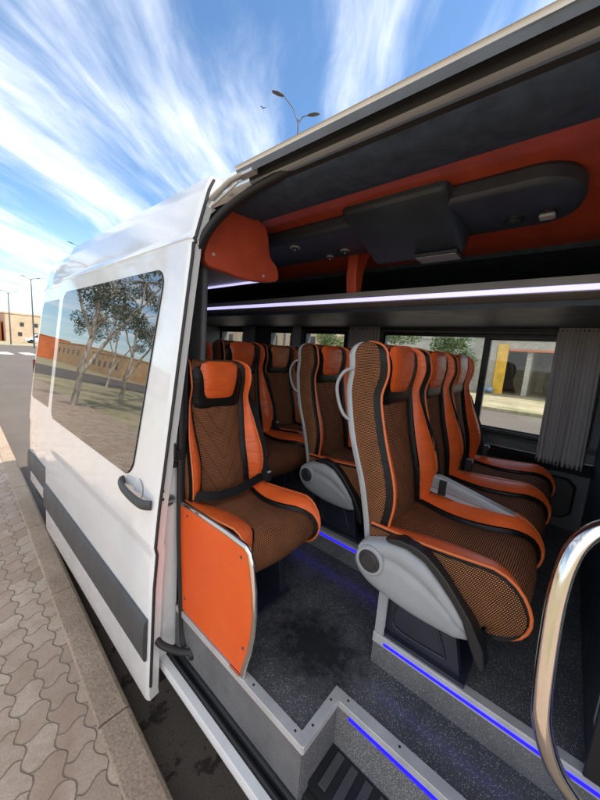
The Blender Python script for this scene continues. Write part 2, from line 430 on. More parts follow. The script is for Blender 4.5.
# ------------------------------------------------------------------ mesh helpers
class MB:
    def __init__(s):
        s.v, s.f, s.m, s.uv = [], [], [], {}
        s.mats = []
    def mi(s, mt):
        if mt not in s.mats:
            s.mats.append(mt)
        return s.mats.index(mt)
    def face(s, idx, mt):
        s.f.append(tuple(idx))
        s.m.append(s.mi(mt))
    def grid(s, P, mt=None, closed=False, planar=False):
        """P: rows of points; uv = running metric length (u centred when uoff given)"""
        n0 = len(s.v)
        R, Cn = len(P), len(P[0])
        vlen = 0
        for i in range(R):
            if i:
                a, b = Vector(P[i][Cn//2]), Vector(P[i-1][Cn//2])
                vlen += (a-b).length
            u = [0]
            for j in range(1, Cn):
                u.append(u[-1]+(Vector(P[i][j])-Vector(P[i][j-1])).length)
            c = u[-1]/2
            for j in range(Cn):
                s.uv[len(s.v)] = (P[i][j][1], P[i][j][2]) if planar else (u[j]-c+.5, vlen)
                s.v.append(tuple(P[i][j]))
        for i in range(R-1):
            for j in range(Cn-1):
                a = n0+i*Cn+j
                s.face((a, a+1, a+Cn+1, a+Cn), mt)
            if closed:
                a = n0+i*Cn
                s.face((a+Cn-1, a, a+Cn, a+2*Cn-1), mt)
        return n0
    def box(s, a, b, mt=None):
        x0, y0, z0 = a
        x1, y1, z1 = b
        n = len(s.v)
        for x in (x0, x1):
            for y in (y0, y1):
                for z in (z0, z1):
                    s.v.append((x, y, z))
        for q in ((0, 1, 3, 2), (4, 6, 7, 5), (0, 4, 5, 1), (2, 3, 7, 6), (0, 2, 6, 4), (1, 5, 7, 3)):
            s.face([n+i for i in q], mt)
    def prism(s, poly, ax, a, b, mt=None, cap=True):
        """poly: 2-D outline; ax: extrusion axis; poly in the two other axes in order (y,z), (x,z), (x,y)"""
        n = len(s.v)
        for w in (a, b):
            for p, q in poly:
                s.v.append({'x': (w, p, q), 'y': (p, w, q), 'z': (p, q, w)}[ax])
        k = len(poly)
        for i in range(k):
            j = (i+1) % k
            s.face((n+i, n+j, n+k+j, n+k+i), mt)
        if cap:
            s.face([n+i for i in range(k)][::-1], mt)
            s.face([n+k+i for i in range(k)], mt)
    def tube(s, path, r, n=10, mt=None, flat=None, cap=True):
        path = [Vector(p) for p in path]
        rings = []
        up = None
        for i, p in enumerate(path):
            d = (path[min(i+1, len(path)-1)]-path[max(i-1, 0)]).normalized()
            if up is None:
                up = Vector((0, 0, 1)) if abs(d.z) < .9 else Vector((1, 0, 0))
                if flat:
                    up = Vector(flat)
            a = (up - d*up.dot(d)).normalized()
            up = a
            b = d.cross(a)
            rr = r[i] if isinstance(r, list) else r
            ra, rb = (rr, rr) if not isinstance(rr, tuple) else rr
            rings.append([p+a*(ra*cos(2*pi*k/n))+b*(rb*sin(2*pi*k/n)) for k in range(n)])
        n0 = s.grid(rings, mt, closed=True)
        if cap:
            s.face(list(range(n0, n0+n))[::-1], mt)
            m = n0+(len(path)-1)*n
            s.face(list(range(m, m+n)), mt)
    def ribbon(s, path, side, w, th, mt=None):
        """flat strap of width w along path, thickness th; side = width direction per point or one"""
        path = [Vector(p) for p in path]
        P = []
        for i, p in enumerate(path):
            d = (path[min(i+1, len(path)-1)]-path[max(i-1, 0)]).normalized()
            sd = Vector(side[i] if isinstance(side[0], (list, tuple)) else side)
            sd = (sd-d*sd.dot(d)).normalized()
            nn = d.cross(sd)
            P.append([p-sd*w/2-nn*th/2, p+sd*w/2-nn*th/2, p+sd*w/2+nn*th/2, p-sd*w/2+nn*th/2])
        n0 = s.grid(P, mt, closed=True)
        s.face([n0, n0+1, n0+2, n0+3][::-1], mt)
        m = n0+4*(len(P)-1)
        s.face([m, m+1, m+2, m+3], mt)
    def disc(s, c, ax, r, h, n=24, mt=None, bev=.2):
        """short turned cylinder along ax with a rounded rim"""
        c, ax = Vector(c), Vector(ax).normalized()
        a = Vector((0, 0, 1)) if abs(ax.z) < .9 else Vector((1, 0, 0))
        a = (a-ax*a.dot(ax)).normalized()
        b = ax.cross(a)
        pr = [(0, 0), (r, 0), (r, h*(1-bev)), (r-h*bev, h), (0.0001, h)]
        s.grid([[c+ax*z+a*(q*cos(2*pi*k/n))+b*(q*sin(2*pi*k/n)) for k in range(n)] for q, z in pr], mt, closed=True)
    def build(s, name, mt=None, parent=None, smooth=True, bevel=0, loc=None, angle=40, weld=True):
        me = bpy.data.meshes.new(name)
        me.from_pydata(s.v, [], s.f)
        for m in (s.mats or [None]):
            me.materials.append(MT[m or mt])
        for p, mi in zip(me.polygons, s.m):
            p.material_index = mi
        uvl = me.uv_layers.new(name='UV')
        for p in me.polygons:
            nrm = p.normal
            ax = max(range(3), key=lambda i: abs(nrm[i]))
            for li in p.loop_indices:
                vi = me.loops[li].vertex_index
                if vi in s.uv:
                    uvl.data[li].uv = s.uv[vi]
                else:
                    co = me.vertices[vi].co
                    uvl.data[li].uv = [(co.y, co.z), (co.x, co.z), (co.x, co.y)][ax]
        import bmesh
        bm = bmesh.new()
        bm.from_mesh(me)
        if weld:
            bmesh.ops.remove_doubles(bm, verts=bm.verts, dist=.00005)
        bmesh.ops.recalc_face_normals(bm, faces=bm.faces)
        bm.to_mesh(me)
        bm.free()
        if smooth:
            for p in me.polygons:
                p.use_smooth = True
            me.set_sharp_from_angle(angle=radians(angle))
        o = bpy.data.objects.new(name, me)
        COL.objects.link(o)
        if parent:
            o.parent = parent
        if loc:
            o.location = loc
        if bevel:
            b = o.modifiers.new('bevel', 'BEVEL')
            b.width = bevel
            b.segments = 2
            b.limit_method = 'ANGLE'
            b.angle_limit = radians(45)
            b.harden_normals = False
        return o


def thing(name, label, cat, loc=(0, 0, 0), rz=0, group=None):
    o = bpy.data.objects.new(name, None)
    COL.objects.link(o)
    o.location = loc
    o.rotation_euler = (0, 0, rz)
    return tag(o, label, cat, group)


def tag(o, label, cat, group=None, kind=None):
    o['label'] = label
    o['category'] = cat
    if group:
        o['group'] = group
    if kind:
        o['kind'] = kind
    return o


def structure(o):
    o['kind'] = 'structure'
    return o


def kids(o):
    return [c for c in bpy.data.objects if c.parent == o]


def copy_tree(o, parent=None):
    c = o.copy()
    COL.objects.link(c)
    c.parent = parent
    for ch in kids(o):
        copy_tree(ch, c)
    return c


def interp(tab, x):
    if x <= tab[0][0]:
        return tab[0][1]
    for (a, b), (c, d) in zip(tab, tab[1:]):
        if x <= c:
            return b+(d-b)*(x-a)/(c-a)
    return tab[-1][1]


def smooth_interp(tab, x):
    if x <= tab[0][0]:
        return tab[0][1]
    n = len(tab)
    for i in range(n-1):
        if x <= tab[i+1][0]:
            x0, y0 = tab[i]
            x1, y1 = tab[i+1]
            m0 = (tab[i+1][1]-tab[max(i-1, 0)][1])/(tab[i+1][0]-tab[max(i-1, 0)][0])
            m1 = (tab[min(i+2, n-1)][1]-y0)/(tab[min(i+2, n-1)][0]-x0)
            h = x1-x0
            t_ = (x-x0)/h
            return (2*t_**3-3*t_**2+1)*y0+(t_**3-2*t_**2+t_)*h*m0+(-2*t_**3+3*t_**2)*y1+(t_**3-t_**2)*h*m1
    return tab[-1][1]


def bez(pts, n=8):
    out = []
    m = len(pts)
    for i in range(m-1):
        p0, p1, p2, p3 = Vector(pts[max(i-1, 0)]), Vector(pts[i]), Vector(pts[i+1]), Vector(pts[min(i+2, m-1)])
        for k in range(n):
            u = k/n
            out.append(.5*((2*p1)+(-p0+p2)*u+(2*p0-5*p1+4*p2-p3)*u*u+(-p0+3*p1-3*p2+p3)*u**3))
    out.append(Vector(pts[-1]))
    return out


def sstep(a, b, x):
    u = max(0, min(1, (x-a)/(b-a)))
    return u*u*(3-2*u)


# ================================================================== GROUND
def kerb_x(y):
    return -.098+.036*y


g = MB()
g.grid([[(-400, -300, -.004), (400, -300, -.004)], [(-400, 900, -.004), (400, 900, -.004)]])
structure(g.build('ground', 'dirt', smooth=False))
g = MB()
rows = []
for i in range(24):
    y = -30+i*(82/23)
    rows.append([(kerb_x(y)-.02 if abs(y) < 60 else 0, y, 0), (13.5, y, 0)])
g.grid(rows)
structure(g.build('road', 'asphalt', smooth=False))
g = MB()
g.grid([[(13.5, 26, .0), (60, 26, .0)], [(13.5, 50, .0), (60, 50, .0)]])
g.grid([[(-60, 28, .001), (-2, 28, .001)], [(-60, 50, .001), (-2, 50, .001)]])
structure(g.build('cross_road', 'asphalt', smooth=False))
g = MB()
for k in range(9):
    x = 1.4+k*1.35
    g.box((x, 31.2, .002), (x+.75, 34.2, .006))
structure(g.build('road_markings', 'paintline', smooth=False))
g = MB()
KW = .125
n = 40
g.grid([[(-3.2, -12+i*36/n, .128), (kerb_x(-12+i*36/n)-KW+.001, -12+i*36/n, .128)] for i in range(n+1)])
structure(g.build('pavement', 'paver', smooth=False))
g = MB()
y = -12.0
L = .94
y = 1.222-L*14
while y < 24:
    j = .004
    x0, x1 = kerb_x(y+j), kerb_x(y+L-j)
    ins = .012
    pr = [(-KW, 0), (-KW, .130), (-KW+.006, .136), (-.022, .136), (-.006, .128), (0, .108), (0, -.02)]
    g.grid([[(x0+a, y+j, b) for a, b in pr], [(x1+a, y+L-j, b) for a, b in pr]])
    g.face([len(g.v)-14+i for i in range(7)], None)
    g.face([len(g.v)-7+i for i in range(7)], None)
    y += L
structure(g.build('kerb', 'kerb', smooth=False, bevel=.003))
g = MB()
g.box((13.5, -40, 0), (60, 26, .12))
structure(g.build('earth_verge', 'dirt', smooth=False))

# ================================================================== MINIBUS
BUS = thing('minibus', 'white passenger minibus parked at the kerb with its sliding side door open', 'minibus', (0, 0, 0))
DX = [(.30, -.068), (.36, -.075), (.53, -.070), (.8, -.062), (.93, -.052), (.96, -.058), (1.10, -.045), (1.98, .062), (2.014, .064), (2.018, .071), (2.026, .071), (2.030, .066), (2.036, .072), (2.12, .095), (2.20, .118), (2.25, .142)]


def dx(z):
    return interp(DX, z)


def bx(z):
    return dx(z)+.056


TXT = [(.4, .058), (1.70, .058), (1.83, .064), (1.96, .084), (2.07, .128), (2.15, .168), (2.2, .20)]


def tx(z):
    return interp(TXT, z)


def rows_z(a, b, n=26):
    zs = set(round(a+(b-a)*i/n, 4) for i in range(n+1))
    for z, _ in DX:
        if a < z < b:
            zs.add(z)
    return sorted(zs)


Y_REAR, Y_FRONT = 3.68, -2.9


def panel_grid(y0, y1, z0, z1, off, corner=0):
    ys = [y0+(y1-y0)*i/10 for i in range(11)]
    if corner:
        ys = [y0+(y1-corner-y0)*i/8 for i in range(9)]+[y1-corner+corner*sin(radians(a)) for a in (15, 30, 45, 60, 75, 90)]
    P = []
    for z in rows_z(z0, z1):
        row = []
        for y in ys:
            ex = 0
            if corner and y > y1-corner:
                u = (y-(y1-corner))/corner
                ex = corner*(1-sqrt(max(0, 1-u*u)))
            # the tail leans in towards the roof
            lean = .12*sstep(1.2, 2.3, z)*((y-1.05)/2.6 if y > 1.05 else 0)
            row.append((bx(z)+off+ex, y-lean, z))
        P.append(row)
    return P


g = MB()
g.grid(panel_grid(1.075, Y_REAR, .40, 2.226, 0, corner=.22), 'white')
# rear and far sides
g.grid([[(x, Y_REAR-.12*sstep(1.2, 2.3, z), z) for x in (.22+bx(z), 2.0-.22-bx(z))] for z in (.4, 1.2, 1.6, 2.0, 2.226)], 'white')
# rear pillar jamb of the door opening (faces forward)
zs = rows_z(.40, 2.20)
g.grid([[(min(bx(z), tx(z)-.01), 1.075, z), (min(bx(z)+.012, tx(z)-.004), 1.066, z), (tx(z)+.003, 1.066, z), (tx(z)+.004, 1.10, z)] for z in zs if z < 2.1], 'white')
g.build('body_panel', 'white', BUS)
g = MB()
g.grid(panel_grid(Y_FRONT, -.40, .40, 1.15, 0), 'white')
g.grid(panel_grid(Y_FRONT, -.40, 1.92, 2.226, 0), 'white')
g.grid(panel_grid(-.62, -.40, 1.15, 1.92, 0), 'white')
g.grid(panel_grid(Y_FRONT, Y_FRONT+.15, 1.15, 1.92, 0), 'white')
g.grid([[(bx(z), -.40, z), (bx(z)+.06, -.40, z)] for z in zs], 'white')
g.build('body_panel', 'white', BUS)

# roof
g = MB()
prof = [(.14, 2.228), (.17, 2.262), (.22, 2.288), (.35, 2.36), (.55, 2.43), (1.0, 2.47), (1.45, 2.43), (1.65, 2.36), (1.78, 2.288), (1.83, 2.262), (1.86, 2.228)]
ys = [Y_FRONT, -1, 0, 1.15]
P = []
for y in ys:
    u_ = max(0, (y-3.34)/.22)
    ins_ = .20*(1-sqrt(max(0, 1-u_*u_)))
    k = 1-sqrt(max(0, 1-u_*u_))
    P.append([(1+(x-1)*(1-ins_/.86)+(.055 if x < .2 else 0)*sstep(1.0, 1.2, y), y, 2.226+(z-2.226)*(1-.7*k)) for x, z in prof])
g.grid(P, 'white')
g.grid([[(x, Y_FRONT, z) for x, z in ((.14, 2.228), (1.86, 2.228))], [(x, Y_FRONT, z) for x, z in ((.4, 2.4), (1.6, 2.4))]], 'white')
g.build('roof', 'white', BUS)

g = MB()
ot = panel_grid(1.075, Y_REAR, .40, 2.226, 0, corner=.22)[-1]
ot = [p for p in ot]+[(x, ot[-1][1], 2.226) for x in (.6, 1.0, 1.4, 1.7)]
P = []
for d_, dz in ((0, 0), (.012, .020), (.04, .045), (.10, .085), (.2, .135), (.4, .19), (.75, .235)):
    row = []
    for x, y, z in ot:
        v = Vector((1.0-x, min(y, 2.5)-y, 0))
        l_ = v.length
        v = v/l_ if l_ > 1e-6 else v
        row.append((x+v.x*min(d_, l_), y+v.y*min(d_, l_), z+dz))
    P.append(row)
g.grid(P)
g.build('roof_tail', 'white', BUS)

# door header: gutter, roller track, lip
hd = [(.137, 2.236, 'white'), (.142, 2.238, 'white'), (.146, 2.230, 'header_grey'), (.158, 2.2165, 'header_grey'), (.163, 2.222, 'header_grey'),
      (.170, 2.246, 'header_grey'), (.180, 2.248, 'rubber'), (.186, 2.228, 'header_grey'), (.191, 2.232, 'header_grey'), (.197, 2.244, 'rubber'), (.203, 2.222, 'ventgrey'), (.206, 2.2185, 'ventgrey'), (.214, 2.2135, 'header_grey'),
      (.222, 2.213, 'rubber'), (.232, 2.206, 'headliner'), (.30, 2.198, 'headliner'), (.38, 2.203, 'headliner'), (.452, 2.224, 'headliner')]
g = MB()
for (x0, z0, m0), (x1, z1, _) in zip(hd, hd[1:]):
    g.grid([[(x0, y, z0), (x1, y, z1)] for y in (-2.8, -1, 0, .5, .90)+((1.15,) if x0 >= .23 else ())], m0)
g.build('door_header', 'headliner', BUS, angle=60)
# rear end of the header: rounded corner of the opening
g = MB()
CORNER = bez([(.232, .66, 2.232), (.225, .74, 2.222), (.214, .81, 2.208), (.198, .88, 2.188), (.176, .955, 2.155), (.146, 1.005, 2.105), (.112, 1.035, 2.035), (.084, 1.045, 1.95), (.066, 1.048, 1.85), (.060, 1.048, 1.72), (.058, 1.048, 1.5), (.058, 1.048, 1.3), (.058, 1.048, 1.1), (.057, 1.042, .95), (.057, 1.030, .8), (.057, 1.020, .66), (.056, 1.010, .57), (.052, .985, .515)], 4)
P = []
for p in CORNER[4:-4]:
    P.append([(p.x+.002, p.y+.008, p.z+.004), (p.x+.018, p.y+.012, p.z+.004), (p.x+.035, p.y+.02, p.z+.006), (p.x+.05, p.y+.08, p.z+.02), (p.x+.05, p.y+.2, p.z+.03)])
g.grid(P)
g.build('door_frame_trim', 'headliner', BUS)
g = MB()
g.tube([(p.x+.004, p.y, p.z) for p in CORNER], (.013, .019), 12)
g.build('weather_strip', 'rubber', BUS)

# sill: white strip, black roller channel
g = MB()
g.prism([(-.012, .415), (-.014, .430), (-.008, .446), (.020, .446), (.020, .415)], 'y', -.40, 1.2)
g.build('sill', 'white', BUS, bevel=.002)
g = MB()
ch = [(.020, .442), (.026, .455), (.030, .455), (.034, .436), (.042, .436), (.046, .458), (.052, .462), (.060, .462), (.064, .444), (.070, .444), (.074, .47), (.094, .47), (.094, .40), (.02, .40)]
g.prism(ch, 'y', -.40, 1.07)
g.build('door_track', 'rubber', BUS, bevel=.0012)
g = MB()
g.box((.07, -.40, .30), (.10, 1.07, .40))
g.box((.02, 1.12, .26), (1.98, 3.5, .42))
g.box((.10, -2.8, .26), (1.98, 1.12, .40))
g.build('underbody', 'rubber', BUS, smooth=False)

# floor with the step well cut out
FZ = .65
SX, SY = .222, .392
g = MB()
g.prism([(.058, SY), (SX, SY+.006), (SX, -1.6), (1.90, -1.6), (1.90, 3.6), (.14, 3.6), (.14, 1.09), (.058, 1.09)], 'z', .46, FZ)
g.build('floor', 'floor', BUS, smooth=False)
g = MB()
g.box((.055, SY, .470), (.0575, 1.06, FZ-.001))
g.box((.058, SY-.003, .44), (SX-.003, SY-.0005, FZ-.001))
g.box((SX-.0035, -1.0, .44), (SX-.0005, SY-.0035, FZ-.001))
g.build('step_riser', 'riser', BUS, smooth=False)
# aluminium angle along the floor edge
g = MB()
tz, tw = .0045, .026
g.box((.050, SY-.004, FZ-.020), (.0535, 1.05, FZ+tz))
g.box((.0535, SY-.004, FZ+.0005), (.0535+tw, 1.05, FZ+tz))
g.box((.0535, SY-.0075, FZ-.020), (SX-.004, SY-.004, FZ+tz))
g.box((.0535+tw, SY-.004, FZ+.0005), (SX-.004, SY-.004+tw, FZ+tz))
g.box((SX-.0075, -1.0, FZ-.018), (SX-.004, SY-.0085, FZ+tz))
g.box((SX-.004, -1.0, FZ+.0005), (SX-.004+tw+.004, SY+.022, FZ+tz))
tr = g.build('floor_edge_trim', 'alu', BUS, bevel=.0012, smooth=False)
for c in ((.066, SY+.035, 0), (.066, .60, 0), (.066, .78, 0), (.11, SY+.008, 0), (.20, SY+.01, 0), (SX+.012, SY-.03, 0), (SX+.012, .2, 0), (SX+.012, .02, 0)):
    g = MB()
    g.disc((c[0], c[1], FZ+tz), (0, 0, 1), .0035, .001, 10)
    g.build('screw', 'rubber', tr)
g = MB()
g.box((SX-.0095, -1.0, FZ-.029), (SX-.0036, .345, FZ-.022))
g.build('step_light', 'ledb', BUS, smooth=False)
# lower step: ribbed tread
g = MB()
g.box((.094, -1.0, .40), (SX-.0036, SY-.004, .492), 'blackplastic')
g.build('step_tread', 'rubber', BUS, smooth=False)
tread = bpy.data.objects['step_tread']
g = MB()
for k in range(26):
    y = SY-.028-k*.047
    if y < -.8:
        break
    g.box((.108, y-.024, .492), (SX-.014, y, .4975))
g.build('tread_rib', 'cladding', tread, bevel=.0015, smooth=False)

# seat plinths with blue light strips
PZ = .765


def plinth(x0, y0, y1, led0, led1):
    g = MB()
    g.box((x0+.003, y0, FZ+.0005), (1.895, y1, PZ-.004), 'floor')
    pl = g.build('seat_plinth', 'floor', BUS, smooth=False)
    g = MB()
    g.box((x0, y0, FZ+.001), (x0+.003, y1, PZ-.034))
    g.build('plinth_riser', 'riser', pl, smooth=False)
    g = MB()
    g.box((x0-.002, y0, PZ-.034), (x0+.0015, y1+.002, PZ))
    g.box((x0+.0015, y0, PZ-.0035), (x0+.030, y1+.002, PZ))
    g.build('plinth_trim', 'alu', pl, bevel=.001, smooth=False)
    g = MB()
    g.box((x0-.005, led0, PZ-.025), (x0-.0021, led1, PZ-.017))
    g.build('light_strip', 'ledb', pl, smooth=False)
    return pl


plinth(.402, -1.2, .378, -1.1, .340)
plinth(.768, .40, 1.50, .42, 1.45)
g = MB()
g.box((.404, .352, PZ), (.430, .378, .93))
g.box((.404, .345, PZ-.0), (.4065, .352, .93))
g.build('plinth_upright', 'greyplastic', BUS, bevel=.003, smooth=False)

# ceiling: orange band, dark console, recess over the rack
g = MB()
cl_prof = [(.452, 2.224), (.55, 2.238), (.70, 2.25), (1.0, 2.254), (1.36, 2.243)]
g.grid([[(x, y, z) for x, z in cl_prof] for y in (-2.6, -1, 0, 1, 2, 3.5)])
g.build('ceiling_panel', 'trim_orange', BUS)
g = MB()
rec = [(1.36, 2.243), (1.37, 2.222), (1.55, 2.225), (1.82, 2.19), (1.87, 2.08), (1.88, 1.9)]
g.grid([[(x, y, z) for x, z in rec] for y in (-2.6, 0, 3.5)])
g.build('rack_recess', 'headliner', BUS)
g = MB()
# long console strip with rounded end
out = []
for i in range(13):
    a = radians(-90+180*i/12)
    out.append((.765+.16*sin(a), .17-.12*cos(a)))
out += [(.925, 3.3), (.605, 3.3)]
g.prism(out, 'z', 2.185, 2.252)
con = g.build('ceiling_console', 'console', BUS, bevel=.018)
g = MB()
# wedge shaped bulge of the console
tb = [(.548, 2.262), (.550, 2.215), (.575, 2.196), (.835, 2.106), (.865, 2.106), (.90, 2.25)]
P = []
for y in (.385, .392, .405, .75, .765, .775):
    k = 0 if .40 < y < .76 else (1 if y in (.385, .775) else .35)
    cx = .75
    y = y+(.0)
    P.append([(cx+(x-cx)*(1-.08*k), y, z+(2.25-z)*k*.22) for x, z in tb])
n0 = g.grid(P)
for q in (0, len(P)-1):
    g.face([n0+q*6+i for i in range(6)], None)
g.build('air_unit', 'console', con, bevel=.008)
g = MB()
g.box((.795, .40, 2.096), (.895, .57, 2.108), 'blackplastic')
g.box((.803, .408, 2.093), (.887, .562, 2.096), 'ventgrey')
gr = g.build('speaker_grille', 'ventgrey', con, bevel=.003)
for (x, y, r, m1_, m2_) in ((.675, 1.118, .026, 'ventgrey', 'blackplastic'), (.825, .926, .022, 'ventgrey', 'blackplastic'), (.87, 1.047, .018, 'ventgrey', 'blackplastic'), (.82, .235, .030, 'blackplastic', 'console'), (.812, .142, .024, 'blackplastic', 'ventgrey')):
    g = MB()
    g.disc((x, y, 2.185), (0, 0, -1), r, .008, 24, m1_)
    g.disc((x, y, 2.177), (0, 0, -1), r*.62, .004, 24, m2_)
    g.disc((x, y, 2.173), (0, 0, -1), r*.25, .006, 12, m1_)
    g.build('reading_light', 'ventgrey', con)
g = MB()
g.box((.790, .120, 2.166), (.834, .164, 2.178))
g.build('switch_button', 'greyplastic', con, bevel=.006)

# luggage rack of the far side
g = MB()
rk = [(.985, 1.962), (.975, 1.985), (.985, 2.018), (1.005, 2.022), (1.02, 2.012), (1.05, 1.985), (1.85, 2.0), (1.85, 1.975), (1.4, 1.955), (1.05, 1.948)]
g.prism(rk, 'y', -2.2, 3.45, 'rack')
rack = g.build('luggage_rack', 'rack', BUS, angle=25)
g = MB()
g.prism([(.9745, 1.9665), (.970, 1.984), (.9765, 1.9855), (.983, 1.966)], 'y', -2.2, 3.4)
g.build('light_strip', 'ledw', rack, smooth=False)
g = MB()
g.box((1.06, -2.2, 1.925), (1.84, 3.4, 1.947), 'console')
g.build('rack_underside', 'console', rack)
g = MB()
g.prism([(1.0, 2.022), (1.055, 2.0), (1.07, 2.15), (1.12, 2.25), (.99, 2.25), (.985, 2.1)], 'y', .955, 1.015)
g.build('rack_bracket', 'trim_orange', rack, bevel=.006)
# near side rack behind the opening with its orange end cap
g = MB()
g.prism([(.20, 1.995), (.47, 1.992), (.50, 2.0), (.50, 2.02), (.20, 2.015)], 'y', 1.16, 3.4, 'rack')
rk2 = g.build('luggage_rack', 'rack', BUS, angle=25)
g = MB()
g.prism([(.478, 1.984), (.498, 1.986), (.500, 1.998), (.478, 1.991)], 'y', 1.16, 3.3)
g.build('light_strip', 'ledw', rk2, smooth=False)
g = MB()
cap = [(.165, 1.99), (.205, 2.13), (.25, 2.19), (.32, 2.215), (.44, 2.21), (.475, 2.16), (.49, 2.09), (.535, 2.055), (.550, 2.01), (.515, 1.985), (.38, 1.965), (.27, 1.97)]
sm = []
nn = len(cap)
for i in range(nn):
    p0, p1, p2, p3 = cap[i-1], cap[i], cap[(i+1) % nn], cap[(i+2) % nn]
    for k in range(4):
        u = k/4
        sm.append(tuple(.5*((2*p1[a])+(-p0[a]+p2[a])*u+(2*p0[a]-5*p1[a]+4*p2[a]-p3[a])*u*u+(-p0[a]+3*p1[a]-3*p2[a]+p3[a])*u**3) for a in (0, 1)))
g.prism(sm, 'y', 1.09, 1.125)
ec = g.build('rack_end_cap', 'trim_orange', rk2, bevel=.006)
for x, z in ((.20, 2.02), (.455, 1.998)):
    g = MB()
    g.disc((x, 1.09, z), (0, -1, 0), .006, .003, 12)
    g.build('screw', 'alu', ec)

# far wall: lining with window openings
WX = 1.87
g = MB()
z0w, z1w = 1.255, 1.885
holes = [(-2.3, -.62), (-.12, 1.20), (1.55, 2.03), (2.19, 2.52), (2.95, 3.40)]
edges = [-2.6]
segs = []
for a, b in holes:
    segs.append((edges[-1], a))
    edges.append(b)
segs.append((edges[-1], 3.62))
g.box((WX+.005, -2.6, FZ), (WX+.11, 3.62, z0w), 'lining')
g.box((WX+.005, -2.6, z1w), (WX+.09, 3.62, 2.06), 'lining')
for a, b in segs:
    g.box((WX+.005, a, z0w), (WX+.10, b, z1w), 'lining')
g.box((.30, 3.40, FZ), (1.87, 3.46, 2.2), 'lining')
g.box((.185, 1.13, FZ), (.21, 3.40, 2.05), 'lining')
g.box((.10, -2.8, FZ), (.14, -.40, 1.15), 'lining')
g.box((.12, -2.8, 1.92), (.16, -.40, 2.2), 'lining')
g.box((.10, -.62, 1.15), (.14, -.40, 1.92), 'lining')
g.box((.10, -2.84, .45), (1.9, -2.80, 1.15), 'lining')
g.build('wall_lining', 'lining', BUS, bevel=.01)
g = MB()
g.box((1.985, Y_FRONT, .40), (2.0, 3.45, z0w-.01), 'white')
g.box((1.965, Y_FRONT, z1w+.01), (1.985, 3.45, 2.23), 'white')
g.box((.14, Y_FRONT, .40), (1.99, Y_FRONT+.02, 1.15), 'white')
g.box((.16, Y_FRONT, 2.12), (1.97, Y_FRONT+.02, 2.22), 'white')
g.build('far_side_panel', 'white', BUS)
# rails below the windows
g = MB()
g.prism([(1.845, 1.135), (1.838, 1.15), (1.85, 1.165), (1.874, 1.17), (1.874, 1.10), (1.852, 1.10)], 'y', -2.4, 3.5)
g.build('window_rail', 'blackplastic', BUS)
g = MB()
g.box((1.868, -2.4, 1.165), (1.874, 3.5, 1.172), 'alu')
g.box((1.855, -2.4, 1.235), (1.874, 3.5, 1.250), 'blackplastic')
g.build('window_sill', 'alu', BUS)
g = MB()
g.prism([(-.110, .87), (-.07, .83), (.18, .83), (.22, .87), (.22, 1.03), (.18, 1.07), (-.07, 1.07), (-.110, 1.03)], 'x', 1.83, 1.873)
g.build('wall_armrest', 'blackplastic', BUS, bevel=.012)


def window(a, b, div=None, frame=.022):
    g = MB()
    x0, x1 = WX-.004, WX+.03
    def ring(ya, yb, za, zb, w):
        g.box((x0, ya, za), (x1, ya+w, zb), 'blackplastic')
        g.box((x0, yb-w, za), (x1, yb, zb), 'blackplastic')
        g.box((x0+.001, ya+w, za), (x1-.001, yb-w, za+w), 'blackplastic')
        g.box((x0+.001, ya+w, zb-w), (x1-.001, yb-w, zb), 'blackplastic')
    ring(a, b, z0w-.002, z1w+.002, frame)
    if div:
        g.box((x0-.006, div-.020, z0w+frame), (x1-.002, div+.020, z1w-frame), 'blackplastic')
        g.box((x0-.012, div-.012, 1.52), (x0-.006, div+.012, 1.60), 'rubber')
        g.box((x0-.004, a+frame, z0w+frame), (x0+.012, div-.02, z0w+frame+.014), 'blackplastic')
        g.box((x0-.004, a+frame, z1w-frame-.014), (x0+.012, div-.02, z1w-frame), 'blackplastic')
    w = g.build('window', 'blackplastic', BUS, bevel=.003)
    g = MB()
    g.grid([[(WX+.014, a+.01, z0w+.01), (WX+.014, b-.01, z0w+.01)], [(WX+.014, a+.01, z1w-.01), (WX+.014, b-.01, z1w-.01)]])
    g.build('pane', 'glass', w, smooth=False)


window(*holes[1], div=.455)
for h_ in [holes[0]]+holes[2:]:
    window(*h_)
g = MB()
g.grid([[(.14, Y_FRONT+.01, 1.15), (1.96, Y_FRONT+.01, 1.15)], [(.18, Y_FRONT+.01, 2.12), (1.94, Y_FRONT+.01, 2.12)]])
g.build('windscreen', 'glass', BUS, smooth=False)
g = MB()
g.grid([[(bx(z)+.02, y, z) for y in (Y_FRONT+.15, -.62)] for z in (1.15, 1.5, 1.92)])
g.build('front_side_window', 'glass', BUS)
# curtain rail
g = MB()
g.tube([(1.842, -2.2, 1.955), (1.842, 3.4, 1.955)], .006, 8)
g.box((1.838, -2.2, 1.905), (1.872, 3.4, 1.916), 'blackplastic')
g.build('curtain_rail', 'alu', BUS)

# front partition / pillar at the right edge of the opening
g = MB()
g.box((.10, -.47, .45), (.16, -.40, 2.2), 'blackplastic')
g.build('front_pillar_trim', 'blackplastic', BUS, bevel=.01)
g = MB()
g.box((.405, -.185, PZ), (1.862, -.160, 1.92), 'bulkhead')
bh = g.build('bulkhead', 'bulkhead', BUS, bevel=.006)
g = MB()
g.box((.397, -.190, PZ), (.405, -.155, 1.92), 'blackplastic')
g.build('bulkhead_edge', 'blackplastic', bh, bevel=.003)
g = MB()
g.box((.412, -.1598, .88), (.44, -.158, .985))
g.build('bulkhead_plate', 'greyplastic', bh, bevel=.0008)


